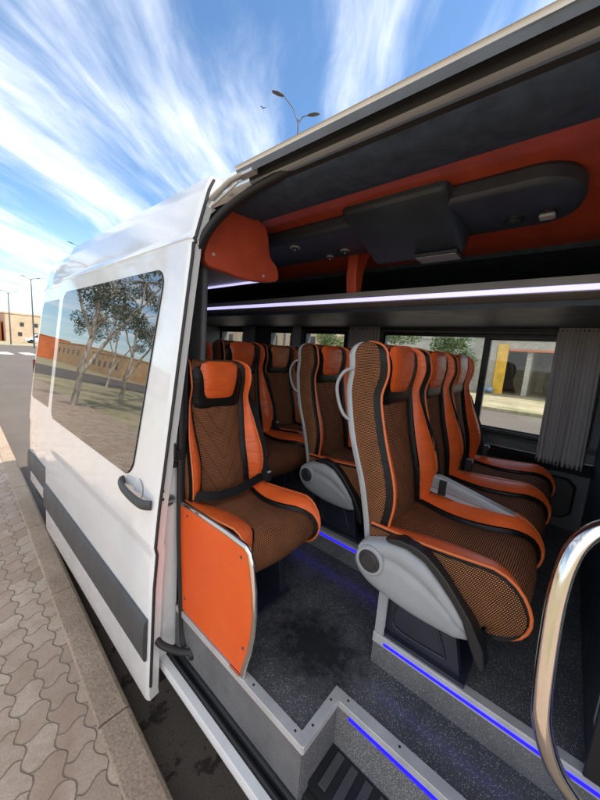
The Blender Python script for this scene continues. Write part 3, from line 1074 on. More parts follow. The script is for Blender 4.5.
# chrome handrail by the step
HR = [(.135, -.398, 1.47), (.165, -.30, 1.475), (.175, -.19, 1.475), (.14, -.11, 1.470), (.106, -.069, 1.460), (.080, -.046, 1.44), (.064, -.035, 1.405), (.051, -.031, 1.352), (.041, -.032, 1.293), (.030, -.036, 1.221), (.026, -.043, 1.171), (.033, -.064, 1.114), (.05, -.096, 1.066), (.071, -.131, 1.019), (.105, -.20, .955), (.125, -.29, .90), (.13, -.398, .86)]
g = MB()
g.tube(bez(HR), .0124, 20)
hr = g.build('handrail', 'chrome', BUS, angle=80)
g = MB()
for c_, a_ in (((.13, -.400, .86), (0, 1, 0)), ((.135, -.400, 1.47), (0, 1, 0))):
    g = MB()
    g.disc(c_, a_, .032, .010, 24)
    g.build('base_flange', 'chrome', hr)

# orange partition beside the single seat
g = MB()
po = [(1.035, .662), (1.035, 1.087), (.90, 1.092), (.76, 1.093), (.648, 1.088), (.630, 1.04), (.618, .97), (.610, .90), (.612, .83), (.624, .76), (.650, .662)]
g.prism(po, 'x', .054, .066)
pn = g.build('partition_panel', 'board', BUS, smooth=False)
g = MB()
g.tube([(.06, 1.04, 1.090), (.06, .90, 1.095), (.06, .76, 1.096), (.06, .660, 1.092), (.06, .642, 1.08), (.06, .629, 1.04), (.06, .614, .97), (.06, .606, .90), (.06, .608, .83), (.06, .620, .76), (.06, .640, .69), (.06, .645, .658)], (.010, .009), 12)
g.box((.048, .65, .6555), (.072, .70, .6595))
g.build('chrome_edge', 'chrome', pn, angle=80)
for y, z in ((.985, 1.06), (.675, 1.055), (.645, .76), (.99, .72)):
    g = MB()
    g.disc((.054, y, z), (-1, 0, 0), .005, .002, 12)
    g.build('screw', 'steel', pn)
for y in (.665, .685):
    g = MB()
    g.disc((.06, y, .6595), (0, 0, 1), .0035, .0015, 10)
    g.build('screw', 'steel', pn)

# striker, latch and hinge bits on the rear jamb
g = MB()
g.disc((.026, 1.066, 1.10), (0, -1, 0), .023, .004, 24, 'ventgrey')
g.disc((.026, 1.062, 1.10), (0, -1, 0), .017, .002, 24, 'steel')
g.box((.012, 1.052, 1.096), (.040, 1.060, 1.104), 'ventgrey')
g.build('lock_striker', 'alu', BUS)
g = MB()
g.box((.014, 1.03, 1.262), (.055, 1.064, 1.30))
g.box((.0, 1.035, 1.235), (.04, 1.064, 1.256))
g.box((.02, 1.022, 1.27), (.03, 1.03, 1.33))
g.build('door_latch', 'blackplastic', BUS, bevel=.003)
for z in (1.145, 1.175):
    g = MB()
    g.disc((-.03, 1.003, z), (0, -1, 0), .005, .004, 10)
    g.build('rubber_buffer', 'rubber', BUS)

# ------------------------------------------------------------------ sliding door
g = MB()
D0, D1 = 1.022, 2.60
TH = .046
zs = rows_z(.335, 2.25, 30)


def door_pt(y, z, off):
    # leading edge rolls in slightly; bottom corner rounded
    e = max(0, .02-(y-D0))/.02
    return (dx(z)+off+.010*e*e, y, z)


outer = [[door_pt(y, z, 0) for y in (D0, D0+.004, D0+.010, D0+.02, 1.2, 1.5, 1.8, 2.1, 2.4, 2.56, D1)] for z in zs]
inner = [[(dx(z)+TH, y, z) for y in (D0+.006, 1.2, 1.8, 2.4, D1)] for z in zs]
g.grid(outer, 'white')
g.grid(inner, 'white')
g.grid([[outer[i][0], inner[i][0]] for i in range(len(zs))], 'white')
g.grid([[outer[i][-1], inner[i][-1]] for i in range(len(zs))], 'white')
g.grid([[outer[0][0], outer[0][-1]], [inner[0][0], inner[0][-1]]], 'white')
g.grid([[outer[-1][0], outer[-1][-1]], [inner[-1][0], inner[-1][-1]]], 'white')
door = g.build('sliding_door', 'white', BUS, angle=30)
door['label'] = 'white sliding side door slid open along the flank'


def pane_grid(xf, y0, y1, z0, z1, r, off, y0b=None):
    """rounded pane following the flank"""
    P = []
    N = 36
    for i in range(N+1):
        z = z0+(z1-z0)*i/N
        if i < 8:
            z = z0+r*(1-cos(radians(90*i/8)))
        elif i > N-8:
            z = z1-r*(1-cos(radians(90*(N-i)/8)))
        else:
            z = z0+r+(z1-z0-2*r)*(i-8)/(N-16)
        ins = 0
        if z < z0+r:
            ins = r-sqrt(max(0, r*r-(z0+r-z)**2))
        if z > z1-r:
            ins = r-sqrt(max(0, r*r-(z-z1+r)**2))
        ya = y0+ins
        yb = y1-ins
        if y0b is not None:
            ya += (y0b-y0)*(1-(z-z0)/(z1-z0))
        P.append([(xf(z)+off, ya+(yb-ya)*k/8, z) for k in range(9)])
    return P


g = MB()
g.grid(pane_grid(dx, 1.165, 2.50, 1.150, 1.945, .07, -.0020, 1.235), 'rubber')
g.build('window_seal', 'rubber', door)
g = MB()
A = pane_grid(dx, 1.169, 2.496, 1.1535, 1.9415, .069, -.0055, 1.239)
B = pane_grid(dx, 1.169, 2.496, 1.1535, 1.9415, .069, -.0025, 1.239)
g.grid(A)
g.grid([[r[0], s_[0]] for r, s_ in zip(A, B)])
g.build('side_window', 'privacy', door)
# cladding strip on the door
g = MB()
cs = [(.505, 0), (.512, -.010), (.53, -.014), (.60, -.016), (.655, -.014), (.672, -.008), (.678, 0)]
g.grid([[(dx(z)+o-.001, y, z) for z, o in cs] for y in (D0+.012, D0+.03, 1.8, D1-.01)])
g.face([0, 1, 2, 3, 4, 5, 6], None)
# wide end of the strip at the leading edge
g.build('cladding_strip', 'cladding', door, angle=50)
g = MB()
g.tube([(dx(z)+.012, D0-.002, z) for z in rows_z(.40, 2.235, 30)], (.005, .007), 8)
g.build('edge_seal', 'rubber', door)
# door handle
g = MB()
hp = [(dx(1.1)-.002, 1.300, 1.124), (dx(1.1)-.018, 1.285, 1.123), (dx(1.1)-.028, 1.23, 1.118), (dx(1.1)-.030, 1.15, 1.113), (dx(1.1)-.024, 1.08, 1.110), (dx(1.1)-.004, 1.05, 1.110)]
g.tube(bez(hp, 5), (.019, .010), 12)
hd_ = g.build('door_handle', 'cladding', door, angle=80)
g = MB()
P = []
for i in range(7):
    r = .036*(1-i/6)+.0001
    P.append([(dx(1.1+r*sin(a_*pi/10)*.8)-.0012-.0005*i+.004*(i/6.), 1.165+1.1*r*cos(a_*pi/10), 1.132+r*sin(a_*pi/10)) for a_ in range(20)])
g.grid(P, closed=True)
g.build('handle_recess', 'white', door)
# roller arms
g = MB()
g.tube(bez([(-.035, 1.05, .60), (-.03, 1.02, .565), (0.0, .985, .54), (.035, .955, .524), (.062, .935, .520)], 5), (.009, .013), 8)
g.box((-.045, 1.028, .53), (-.025, 1.045, .68))
g.disc((.055, .935, .50), (0, 0, 1), .013, .022, 16)
g.build('roller_arm', 'blackplastic', door)
g = MB()
g.tube([(.135, 1.02, 2.17), (.15, .93, 2.212), (.165, .86, 2.224)], (.006, .012), 8)
g.box((.152, .83, 2.214), (.176, .90, 2.236))
g.tube([(.14, 1.02, 2.15), (.155, .90, 2.20)], .004, 8)
g.build('roller_bracket', 'alu', door)

# quarter window and cladding of the rear flank
g = MB()
g.grid([[(x-.001, y-.12*sstep(1.2, 2.3, z)*((y-1.05)/2.6), z) for x, y, z in row] for row in pane_grid(bx, 2.30, 3.42, 1.15, 1.93, .06, -.003)])
g.build('rear_side_window', 'privacy', BUS)
g = MB()
g.grid([[(bx(z)+o-.001+(.07 if y > 3.6 else 0), y, z) for z, o in cs] for y in (2.3, 3.2, 3.48)])
g.build('rear_cladding_strip', 'cladding', BUS, angle=50)
g = MB()
g.grid([[(.045+.0*z, 3.50, z), (.075, 3.60, z), (.13, 3.66, z)] for z in (1.0, 1.45)], 'trim_orange')
g.build('tail_lamp', 'trim_orange', BUS)
# wheels (rear and front)


def wheel(y, x0=.04):
    g = MB()
    pr = [(.0, .20), (.02, .30), (.045, .335), (.18, .335), (.20, .30), (.2, .2)]
    g.grid([[(x0+a, y+r*cos(2*pi*k/36), .335+r*sin(2*pi*k/36)) for k in range(36)] for a, r in pr], 'rubber', closed=True)
    w = g.build('wheel', 'rubber', BUS)
    g = MB()
    pr = [(.012, .205), (.006, .19), (.03, .17), (.045, .09), (.02, .07), (.02, .001)]
    g.grid([[(x0+a, y+r*cos(2*pi*k/36), .335+r*sin(2*pi*k/36)) for k in range(36)] for a, r in pr], 'steel', closed=True)
    g.build('rim', 'steel', w)


wheel(2.75)
wheel(2.75, 1.75)
wheel(-2.2)
wheel(-2.2, 1.75)

# ================================================================== SEATS
WT = [(0, .180), (.10, .192), (.2, .192), (.32, .178), (.42, .160), (.48, .157), (.54, .163), (.58, .161)]
BT = [(0, .128), (.08, .118), (.18, .112), (.28, .120), (.38, .128), (.45, .130), (.58, .134)]
PT = [(0, .020), (.10, .048), (.2, .052), (.32, .038), (.42, .026), (.5, .036), (.58, .030)]


def YC(z):
    return .205*z-.012*exp(-((z-.14)/.10)**2)-.030*sstep(.42, .55, z)


ZR = [-.11+i*.67/32 for i in range(33)]


def TH_(z):
    return .048+.045*sstep(0, .5, z)
TR = [radians(a) for a in (15, 30, 45, 60, 75, 88)]


def back_row(i):
    """(z, transform) of row i"""
    if i < len(ZR):
        return ZR[i], None
    return .56, TR[i-len(ZR)]


NR = len(ZR)+len(TR)


def dome(p, t_):
    x, y, z = p
    if t_ is None:
        return p
    yp = YC(.56)+.065
    c = max(cos(t_), .0)
    return (x*(1-.20*(1-c)), yp+(y-yp)*(c**.75), z+.048*sin(t_))


def make_seat_meshes(bolster='leather', pad='leather'):
    """parts of one coach seat round a local origin at the hip line, facing -Y; returns list of (name, object)"""
    parts = []
    # --- backrest: fabric centre, black seams, fabric flanks
    g = MB()
    cen, sid, blk = [], {1: [], -1: []}, {1: [], -1: []}
    bol = {1: [], -1: []}
    shell = []
    pipe = {1: [], -1: []}
    for i in range(NR):
        z, t_ = back_row(i)
        W_, b_, p_, yc = smooth_interp(WT, z), smooth_interp(BT, z), smooth_interp(PT, z), YC(z)
        cen.append([dome((x*b_, yc+.010*abs(x)**3-.007*cos(x*pi/2), z), t_) for x in [k/6 for k in range(-6, 7)]])
        th_ = TH_(z)
        for s in (1, -1):
            blk[s].append([dome(q, t_) for q in ((s*b_, yc+.010, z), (s*(b_+.003), yc+.014, z), (s*(b_+.012), yc+.008, z), (s*(b_+.018), yc-.004, z))])
            row = []
            for k in range(9):
                u = k/8
                row.append(dome((s*(b_+.018+(W_-b_-.018)*u), yc-.002-p_*sin(pi*(.03+.50*u))**.8, z), t_))
            bol[s].append(row)
            ye = yc-.002-p_*sin(pi*.53)**.8
            pipe[s].append(dome((s*(W_+.001), ye+.002, z), t_))
            sid[s].append([dome(q, t_) for q in ((s*(W_+.000), ye+.004, z), (s*(W_+.003), ye+.010, z), (s*(W_+.001), ye+.024, z), (s*(W_+.006), ye+.030, z), (s*(W_+.009), ye+.032+(yc+th_-ye-.03)*.35, z), (s*(W_+.007), ye+.032+(yc+th_-ye-.03)*.7, z), (s*(W_-.000), yc+th_, z))])
        shell.append([dome(q, t_) for q in [(-W_-.000, yc+th_-.004, z), (-W_-.006, yc+th_+.004, z), (-W_+.000, yc+th_+.020, z), (-.08, yc+th_+.032, z), (0, yc+th_+.034, z), (.08, yc+th_+.032, z), (W_-.000, yc+th_+.020, z), (W_+.006, yc+th_+.004, z), (W_+.000, yc+th_-.004, z)]])
    g.grid(cen, 'fab')
    for s in (1, -1):
        g.grid(blk[s], 'leather_black')
        g.grid([r[:4] for r in sid[s]], 'leather_black')
        g.grid([r[3:] for r in sid[s]], 'fab_side', planar=True)
    parts.append(('backrest', g.build('backrest', 'fab', angle=60)))
    for s in (1, -1):
        g = MB()
        g.grid(bol[s], bolster)
        g.tube(pipe[s], .0042, 8, 'piping')
        parts.append(('side_bolster', g.build('side_bolster', bolster, angle=60)))
    g = MB()
    g.grid(shell, 'greyplastic')
    parts.append(('back_shell', g.build('back_shell', 'greyplastic', angle=60)))

    # --- headrest: black surround and padded centre
    def puff(w0, w1, z0, z1, h, off, n=14, ex=5):
        P = []
        for i in range(n+1):
            v = -1+2*i/n
            z = z0+(z1-z0)*(v+1)/2
            ww = w0+(w1-w0)*(v+1)/2
            row = []
            for k in range(n+1):
                u = -1+2*k/n
                # superellipse outline
                m = (1-abs(v)**ex)**(1/ex) if abs(v) < 1 else 0
                hh = h*(max(0, 1-abs(u)**4)**.5)*(max(0, 1-abs(v)**4)**.5)
                zt = z
                yb = YC(min(z, .56))+off
                q = (u*ww*max(m, .55), yb-hh, zt)
                row.append(q)
            P.append(row)
        return P
    g = MB()
    g.grid(puff(.132, .142, .385, .590, .022, .006), 'leather_black')
    hr_ = g.build('headrest', 'leather_black', angle=70)
    parts.append(('headrest', hr_))
    g = MB()
    g.grid(puff(.086, .108, .430, .604, .020, -.006), pad)
    hp_ = g.build('headrest_pad', pad, angle=70)
    hp_.parent = hr_

    # --- cushion
    path = []
    for i in range(11):
        u = i/10
        path.append((.03-.352*u, -.004+.010*u-.010*sin(pi*u), (0, 1)))
    cy, cz, R = -.322, -.072, .078
    for a in range(75, -76, -15):
        path.append((cy-R*cos(radians(a)), cz+R*sin(radians(a)), (-cos(radians(a)), sin(radians(a)))))
    g = MB()
    cen, bl2, bk2, sd2, pp2 = [], {1: [], -1: []}, {1: [], -1: []}, {1: [], -1: []}, {1: [], -1: []}
    n = len(path)
    for i, (y, z, (ny, nz)) in enumerate(path):
        u = i/(n-1)
        W_ = .190+.012*sin(pi*min(1, u*1.25))-.012*sstep(.7, 1, u)
        b_ = .142-.052*sin(pi*min(1, u/.62))**1.3*(1 if u < .62 else 0)+.034*sstep(.50, .75, u)
        p_ = .030*sin(pi*min(1, u*.9+.12))*(1-.55*sstep(.45, .7, u))
        def P3(x, h):
            return (x, y+ny*h, z+nz*h)
        cen.append([P3(x*b_, .010*cos(x*pi/2)) for x in [k/6 for k in range(-6, 7)]])
        for s in (1, -1):
            bk2[s].append([P3(s*b_, .0), P3(s*(b_+.003), -.004), P3(s*(b_+.010), .002), P3(s*(b_+.014), .010)])
            bl2[s].append([P3(s*(b_+.014+(W_-b_-.014)*k/7), .010+p_*sin(pi*(.06+.46*k/7))) for k in range(8)])
            e = .010+p_*sin(pi*.52)
            pp2[s].append(P3(s*(W_+.002), e-.002))
            ly, lz = max(y, -.315), -.145
            top = Vector(P3(s*(W_+.001), e-.004))
            low = Vector((s*(W_-.012), ly, lz))
            row = []
            for k in range(7):
                w = (0, .07, .25, .45, .65, .85, 1)[k]
                q = top.lerp(low, w)
                q.x += s*.013*sin(pi*w)
                row.append(tuple(q))
            sd2[s].append(row)
    g.grid(cen, 'fab_cush')
    for s in (1, -1):
        g.grid(bk2[s], 'leather_black')
        g.grid([r[:2] for r in sd2[s]], 'leather_black')
        g.grid([r[1:] for r in sd2[s]], 'fab_side', planar=True)
    g.box((-.165, -.30, -.165), (.165, .04, -.135), 'blackplastic')
    parts.append(('seat_cushion', g.build('seat_cushion', 'fab_cush', angle=60)))
    for s in (1, -1):
        g = MB()
        g.grid(bl2[s], bolster)
        g.tube(pp2[s], .0045, 8, 'piping')
        parts.append(('cushion_bolster', g.build('cushion_bolster', bolster, angle=60)))
    # seat belt: hanging shoulder strap, buckle and lap strap
    g = MB()
    g.ribbon([(.196, YC(.42)+.03, .44), (.200, YC(.36)-.02, .36), (.202, YC(.2)-.052, .20), (.205, -.045, .09), (.205, -.06, .03)], (0, .25, 1) if False else (1, -.6, 0), .040, .002, 'belt')
    parts.append(('seat_belt', g.build('seat_belt', 'belt', angle=60)))
    bl = parts[-1][1]
    g = MB()
    g.box((.175, -.09, .035), (.210, -.062, .095), 'blackplastic')
    g.box((.182, -.093, .08), (.203, -.09, .09), 'alu')
    bk = g.build('buckle', 'blackplastic', bevel=.004)
    bk.parent = bl
    return parts


def add_shell():
    """aisle side: grey recliner cover with its round pivot, black blade, grab handle"""
    x1, x0 = -.202, -.246
    top = [(.050, -.075), (.042, -.040), (.003, -.018), (-.055, .004), (-.101, .010), (-.163, -.009), (-.209, -.042), (-.253, -.082), (-.283, -.122), (-.306, -.168)]
    bot = [(.050, -.080), (.052, -.115), (.040, -.146), (.0, -.175), (-.079, -.191), (-.13, -.196), (-.18, -.195), (-.228, -.190), (-.27, -.182), (-.303, -.172)]
    tp = [(0, a, b) for a, b in top]
    bt = [(0, a, b) for a, b in bot]
    tp, bt = bez(tp, 4), bez(bt, 4)
    P = []
    ws = [(0, 0), (.02, .45), (.06, .72), (.14, .90), (.30, 1.0), (.52, 1.0), (.60, .98), (.64, .84), (.70, .84), (.74, .97), (.85, .93), (.94, .75), (.98, .45), (1, 0)]
    for i, (a, b) in enumerate(zip(bt, tp)):
        en = min(1, (i+.3)/4)*min(1, (len(tp)-1-i+.3)/5)
        P.append([(x1-(x1-x0)*h_*(.35+.65*en), *(a.lerp(b, w_)).yz) for w_, h_ in ws])
    g = MB()
    g.grid(P, 'greyplastic')
    g.grid([[r[0], r[-1]] for r in P], 'greyplastic')
    rc = g.build('recliner_cover', 'greyplastic', angle=50)
    g = MB()
    c = (x0+.014, -.002, -.080)
    for rr, h, mt_ in ((.048, .020, 'greyplastic'), (.038, .023, 'knob'), (.030, .026, 'knob')):
        g.disc(c, (-1, 0, 0), rr, h, 32, mt_)
    kn = g.build('recliner_knob', 'knob', angle=40)
    kn.parent = rc
    # black blade along the top of the cover, reaching past its tip
    g = MB()
    bl = [(-.04, .012), (-.085, .026), (-.13, .026), (-.165, .016), (-.20, -.006), (-.234, -.036), (-.293, -.104), (-.333, -.169), (-.345, -.218), (-.335, -.226), (-.318, -.208), (-.298, -.168), (-.277, -.118), (-.246, -.080), (-.205, -.040), (-.163, -.006), (-.11, .008), (-.05, .002)]
    g.prism(bl, 'x', x0+.004, x1+.01)
    bd = g.build('side_blade', 'blackplastic', bevel=.004)
    g = MB()
    hp = [(-.160, YC(.5)+.095, .515), (-.182, YC(.5)+.118, .50), (-.190, YC(.45)+.130, .455), (-.192, YC(.4)+.124, .40), (-.185, YC(.34)+.112, .35), (-.165, YC(.31)+.085, .33)]
    g.tube(bez(hp, 5), (.006, .0095), 10)
    gh = g.build('grab_handle', 'greyplastic', angle=80)
    return [rc, bd, gh]


def make_leg(h):
    g = MB()
    zt = -.13
    zb = -h
    for x in (-.165, .12):
        g.prism([(-.285, zb), (-.03, zb), (-.05, zt-.02), (-.24, zt-.02)], 'x', x, x+.028)
    g.box((-.185, -.30, zb), (.17, -.01, zb+.012))
    q = (-zb+zt)
    if q > .12:
        lo, hi = zb+.04, zt-.06
        g.tube(bez([(-.168, -.24, lo), (-.168, -.08, lo), (-.168, -.085, lo+(hi-lo)*.7), (-.168, -.12, hi), (-.168, -.18, hi), (-.168, -.24, lo)], 4), .004, 6)
    g.box((-.15, -.23, zt-.03), (.15, -.04, zt-.002))
    return g.build('seat_leg', 'navyplastic', bevel=.005)


def adopt(o, parent):
    o.parent = parent


# prototype with plain parts
def make_seat(label, loc, leg_h, group, side=False, bolster='leather', pad='leather', proto=None, scale=1.0, rz=0, arm=False):
    st = thing('passenger_seat', label, 'seat', loc, rz, group)
    st.scale = scale if isinstance(scale, tuple) else (scale,)*3
    if proto is None:
        for nm, o in make_seat_meshes(bolster, pad):
            adopt(o, st)
    else:
        for ch in kids(proto):
            if stem_of(ch) in ('recliner_cover', 'side_blade', 'grab_handle', 'seat_leg', 'armrest'):
                continue
            copy_tree(ch, st)
    if side:
        for o in add_shell():
            adopt(o, st)
    adopt(make_leg(leg_h), st)
    if arm:
        g = MB()
        g.prism([(.05, .120), (-.08, .100), (-.20, .072), (-.325, .044), (-.338, .034), (-.332, .022), (-.306, .014), (-.18, .02), (-.067, .03), (.05, .04)], 'x', .182, .222, 'greyplastic')
        g.prism([(.03, .110), (-.08, .090), (-.20, .062), (-.30, .038), (-.29, .030), (-.067, .050), (.03, .065)], 'x', .178, .186, 'ventgrey')
        ar = g.build('armrest', 'greyplastic', bevel=.004)
        adopt(ar, st)
    return st


def stem_of(o):
    return o.name.split('.')[0]


GR = 'orange and brown passenger seats inside the minibus'
HZ = 1.125
m1 = make_seat('orange and brown seat nearest the chrome handrail, with grey recliner cover and armrest', (.594, .40, HZ), HZ-PZ, GR, side=True, arm=True)
s2 = make_seat('middle seat of the front row of three by the big window', (.995, .40, HZ), HZ-PZ, GR, proto=m1)
s3 = make_seat('front row seat against the big window, beside the grey curtain', (1.395, .40, HZ), HZ-PZ, GR, proto=m1)
a1 = make_seat('single seat by the door behind the orange partition panel, black belt across it', (.250, 1.025, 1.075), 1.075*1/.9*.9-FZ, GR, proto=m1, scale=(.88, .90, .90))
m2 = make_seat('aisle seat on the raised plinth directly behind the front row, with grey recliner cover', (.985, .985, HZ), HZ-PZ, GR, side=True, proto=m1)
m3 = make_seat('window seat of the second row, mostly hidden behind the front row seats', (1.39, .985, HZ), HZ-PZ, GR, proto=m1)
g = MB()
g.ribbon([(.185, -.045, .05), (.10, -.070, .050), (0, -.080, .040), (-.09, -.075, .042), (-.16, -.06, .055), (-.19, -.02, .045)], (0, .5, 1), .038, .002, 'belt')
lb = g.build('lap_belt', 'belt', angle=60)
adopt(lb, a1)
r2 = make_seat('rear seat just behind the single door side seat, its whole headrest showing over it', (.80, 1.56, HZ-.01), HZ-FZ, GR, proto=m1)
r1 = make_seat('darker rear seat in the corner by the open door, only its headrest showing', (.385, 1.56, HZ-.02), HZ-FZ, GR, proto=m1)
r3 = make_seat('tan toned rear seat seen in the gap between two front facing seats', (1.25, 1.66, HZ-.01), HZ-FZ, GR, bolster='leather_tan', pad='leather_tan')
r4 = make_seat('rear seat in the far corner by the small windows, hidden low behind the others', (1.655, 1.66, HZ-.01), HZ-FZ, GR, proto=r3)


# ================================================================== CURTAINS
def curtain(label, y0t, y1t, y0b, y1b, z0, z1, folds, group, amp=.012, x=1.838, seed=0):
    rnd = random.Random(seed)
    ph = [rnd.uniform(-.5, .5) for _ in range(folds+2)]
    g = MB()
    N = folds*10
    P = []
    for back in (0,):
        for i in range(25):
            v = i/24
            z = z1+(z0-z1)*v
            row = []
            for k in range(N+1):
                u = k/N
                kk = int(u*folds)
                sp = u+ .25/folds*sin(u*9+ph[kk % len(ph)]*.6)*v
                y = (y0t+(y1t-y0t)*sp)*(1-v)+(y0b+(y1b-y0b)*sp)*v
                a = amp*(.35+.65*v)*(.75+.35*sin(u*13+seed))
                wv_ = sin(2*pi*folds*u+.5*sin(5*v+seed))+.3*sin(4.7*pi*folds*u+2*v)
                if v < .04:
                    wv_ *= .6
                row.append((x+a*wv_, y, z+.004*sin(2*pi*folds*u)))
            P.append(row)
    g.grid(P)
    o = g.build('curtain', 'curtain', smooth=True, angle=180)
    sm_ = o.modifiers.new('solid', 'SOLIDIFY')
    sm_.thickness = .0015
    tag(o, label, 'curtain', group)
    return o


GC = 'grey curtains along the far windows'
curtain('long grey pleated curtain drawn back beside the large window at right', .105, -.10, .098, -.115, 1.135, 1.95, 11, GC, .010, seed=1)
curtain('narrow grey curtain on the pillar just behind the front row of seats', 1.51, 1.22, 1.50, 1.23, 1.14, 1.95, 9, GC, .012, seed=2)
curtain('thin grey curtain between the two small middle windows', 2.17, 2.05, 2.17, 2.05, 1.14, 1.95, 5, GC, .010, seed=3)
curtain('grey curtain gathered beside the rearmost small window', 2.93, 2.72, 2.93, 2.72, 1.14, 1.95, 6, GC, .012, seed=4)


# ================================================================== OUTSIDE
def lamp_post(label, loc, h, arms, lean=0, rz=0, up=.45, reach=1.1, headlen=.55, r=.07, short=1.0):
    lp = thing('street_lamp', label, 'street lamp', loc, rz, 'street lamps along the roads')
    g = MB()
    g.tube([(0, 0, 0), (0, 0, h*.5), (lean*h, 0, h)], [r*1.2, r, r*.6], 10)
    g.build('pole', 'steel', lp)
    up0, reach0 = up, reach
    for s in arms:
        up, reach = (up0, reach0) if s < 0 else (up0*short, reach0*(.4+.6*short))
        g = MB()
        g.tube([(lean*h, 0, h-.15), (lean*h+s*reach*.4, 0, h+up*.5), (lean*h+s*reach, 0, h+up)], r*.4, 8)
        ar = g.build('arm', 'steel', lp)
        g = MB()
        x_ = lean*h+s*reach
        g.grid([[(x_+s*headlen*u, w*cos(a), h+up+.1*u+hh*sin(a)) for a in [2*pi*k/12 for k in range(12)]] for u, w, hh in ((-.05, .02, .01), (.1, .07, .035), (.5, .11, .045), (.9, .07, .035), (1.0, .01, .01))], closed=True)
        g.build('lamp_head', 'steel', ar)
    return lp


lamp_post('double armed street lamp rising beyond the minibus roof', (9.3, 9.44, 0), 10.5, (-1, 1), rz=radians(-45), up=.72, reach=.62, headlen=.46, r=.05, short=.25)
lamp_post('taller of the two distant double armed street lamps at the left edge', (6.95, 45, 0), 7.3, (-1, 1), up=.12, reach=.45, headlen=.35)
lamp_post('shorter distant double armed street lamp, leftmost, before the beige building', (6.3, 55, 0), 6.4, (-1, 1), up=.15, reach=.5, headlen=.35)
lamp_post('street lamp head just showing over the rear of the minibus roof', (11.6, 45, 0), 11.7, (-1,), up=.25, reach=.7, headlen=.6)


def leaf_cloud(g, blobs, n, size, mt, rnd, droop=.0):
    for _ in range(n):
        c, R = rnd.choice(blobs)
        while True:
            p = Vector((rnd.uniform(-1, 1), rnd.uniform(-1, 1), rnd.uniform(-1, 1)))
            if .25 < p.length < 1:
                break
        p = Vector(c)+Vector((p.x*R[0], p.y*R[1], p.z*R[2]))
        a = Vector((rnd.gauss(0, 1), rnd.gauss(0, 1), rnd.gauss(0, .6)-droop)).normalized()
        b = a.cross(Vector((rnd.gauss(0, 1), rnd.gauss(0, 1), rnd.gauss(0, 1)))).normalized()
        s = size*rnd.uniform(.6, 1.3)
        n0 = len(g.v)
        g.v += [tuple(p-a*s), tuple(p+b*s*.35), tuple(p+a*s), tuple(p-b*s*.35)]
        g.face((n0, n0+1, n0+2, n0+3), mt)


def tree(label, loc, limbs, blobs, nleaf, size, leafm='leaf', group=None, seed=0, droop=0):
    rnd = random.Random(seed)
    tr = thing('tree', label, 'tree', loc, 0, group)
    g = MB()
    for path, r0_, r1_ in limbs:
        pts = bez(path, 5)
        pts = [p+Vector((rnd.uniform(-.03, .03), rnd.uniform(-.03, .03), 0)) for p in pts]
        g.tube(pts, [r0_+(r1_-r0_)*i/(len(pts)-1) for i in range(len(pts))], 9)
    for c, R in blobs:
        # twigs running into each leaf clump
        for _ in range(5):
            e = Vector(c)+Vector((rnd.uniform(-R[0], R[0])*.7, rnd.uniform(-R[1], R[1])*.7, rnd.uniform(-R[2], R[2])*.7))
            best = min((p for path, _, _ in limbs for p in path), key=lambda p: (Vector(p)-e).length)
            m_ = Vector(best).lerp(e, .5)+Vector((0, 0, .15))
            g.tube(bez([best, m_, e], 3), [.03, .028, .025, .02, .015, .01, .006], 5)
    g.build('trunk', 'bark', tr, angle=80)
    g = MB()
    leaf_cloud(g, blobs, nleaf, size, leafm, rnd, droop)
    g.build('crown', leafm, tr, smooth=False, weld=False)
    return tr


# trees on the walk side of the van (seen mirrored in the door window)
GT = 'eucalyptus trees on the waste ground beside the pavement'
def euc(label, loc, seed, hh=7.5, fork=1):
    rnd = random.Random(seed)
    limbs = [([(0, 0, -.1), (.05, 0, 1.3), (-.05*fork, .1, 2.6), (.1*fork, .1, 4.2), (.2*fork, 0, 6.2)], .10, .035),
             ([(.02, 0, 1.2), (-.5*fork, .0, 2.4), (-1.2*fork, .1, 3.7), (-1.9*fork, 0, 5.2)], .07, .02),
             ([(0, .05, 2.4), (.6*fork, .1, 3.6), (1.3*fork, 0, 5.0)], .05, .02)]
    blobs = []
    for _ in range(20):
        a = rnd.uniform(0, 2*pi)
        rr = rnd.uniform(.3, 2.6)
        z = rnd.uniform(3.4, 7.0)
        blobs.append(((rr*cos(a), rr*sin(a), z), (rnd.uniform(.3, .65), rnd.uniform(.3, .65), rnd.uniform(.35, .8))))
    return tree(label, loc, limbs, blobs, 6500, .070, 'leaf_euc', GT, seed, droop=.7)


euc('forked pale eucalyptus nearest the minibus, mirrored at left in the door window', (-2.75, 11.8, 0), 3, fork=1)
euc('leaning eucalyptus farther back, mirrored in the middle of the door window', (-6.2, 17.2, 0), 5, fork=1)
euc('eucalyptus tree at the far end of the row', (-8.8, 27, 0), 13, fork=1)


def building(label, x0, y0, x1, y1, h, wall, cat='building', wins=(), group=None, side='front', loc_z=0, name='building'):
    b = thing(name, label, cat, ((x0+x1)/2, (y0+y1)/2, loc_z), 0, group)
    w, d = abs(x1-x0)/2, abs(y1-y0)/2
    g = MB()
    g.box((-w, -d, 0), (w, d, h), wall)
    g.build('wall', wall, b, smooth=False)
    g = MB()
    g.box((-w-.1, -d-.1, h), (w+.1, d+.1, h+.25), wall)
    g.build('parapet', wall, b, smooth=False)
    for (u, z, ww, hh, face) in wins:
        g = MB()
        if face == 'y':
            g.box((u-ww/2, -d-.06, z), (u+ww/2, -d+.02, z+hh), 'skyline')
        elif face == 'x':
            g.box((-w-.06, u-ww/2, z), (-w+.02, u+ww/2, z+hh), 'skyline')
        else:
            g.box((w-.02, u-ww/2, z), (w+.06, u+ww/2, z+hh), 'skyline')
        wd = g.build('window', 'skyline', b, smooth=False)
    return b


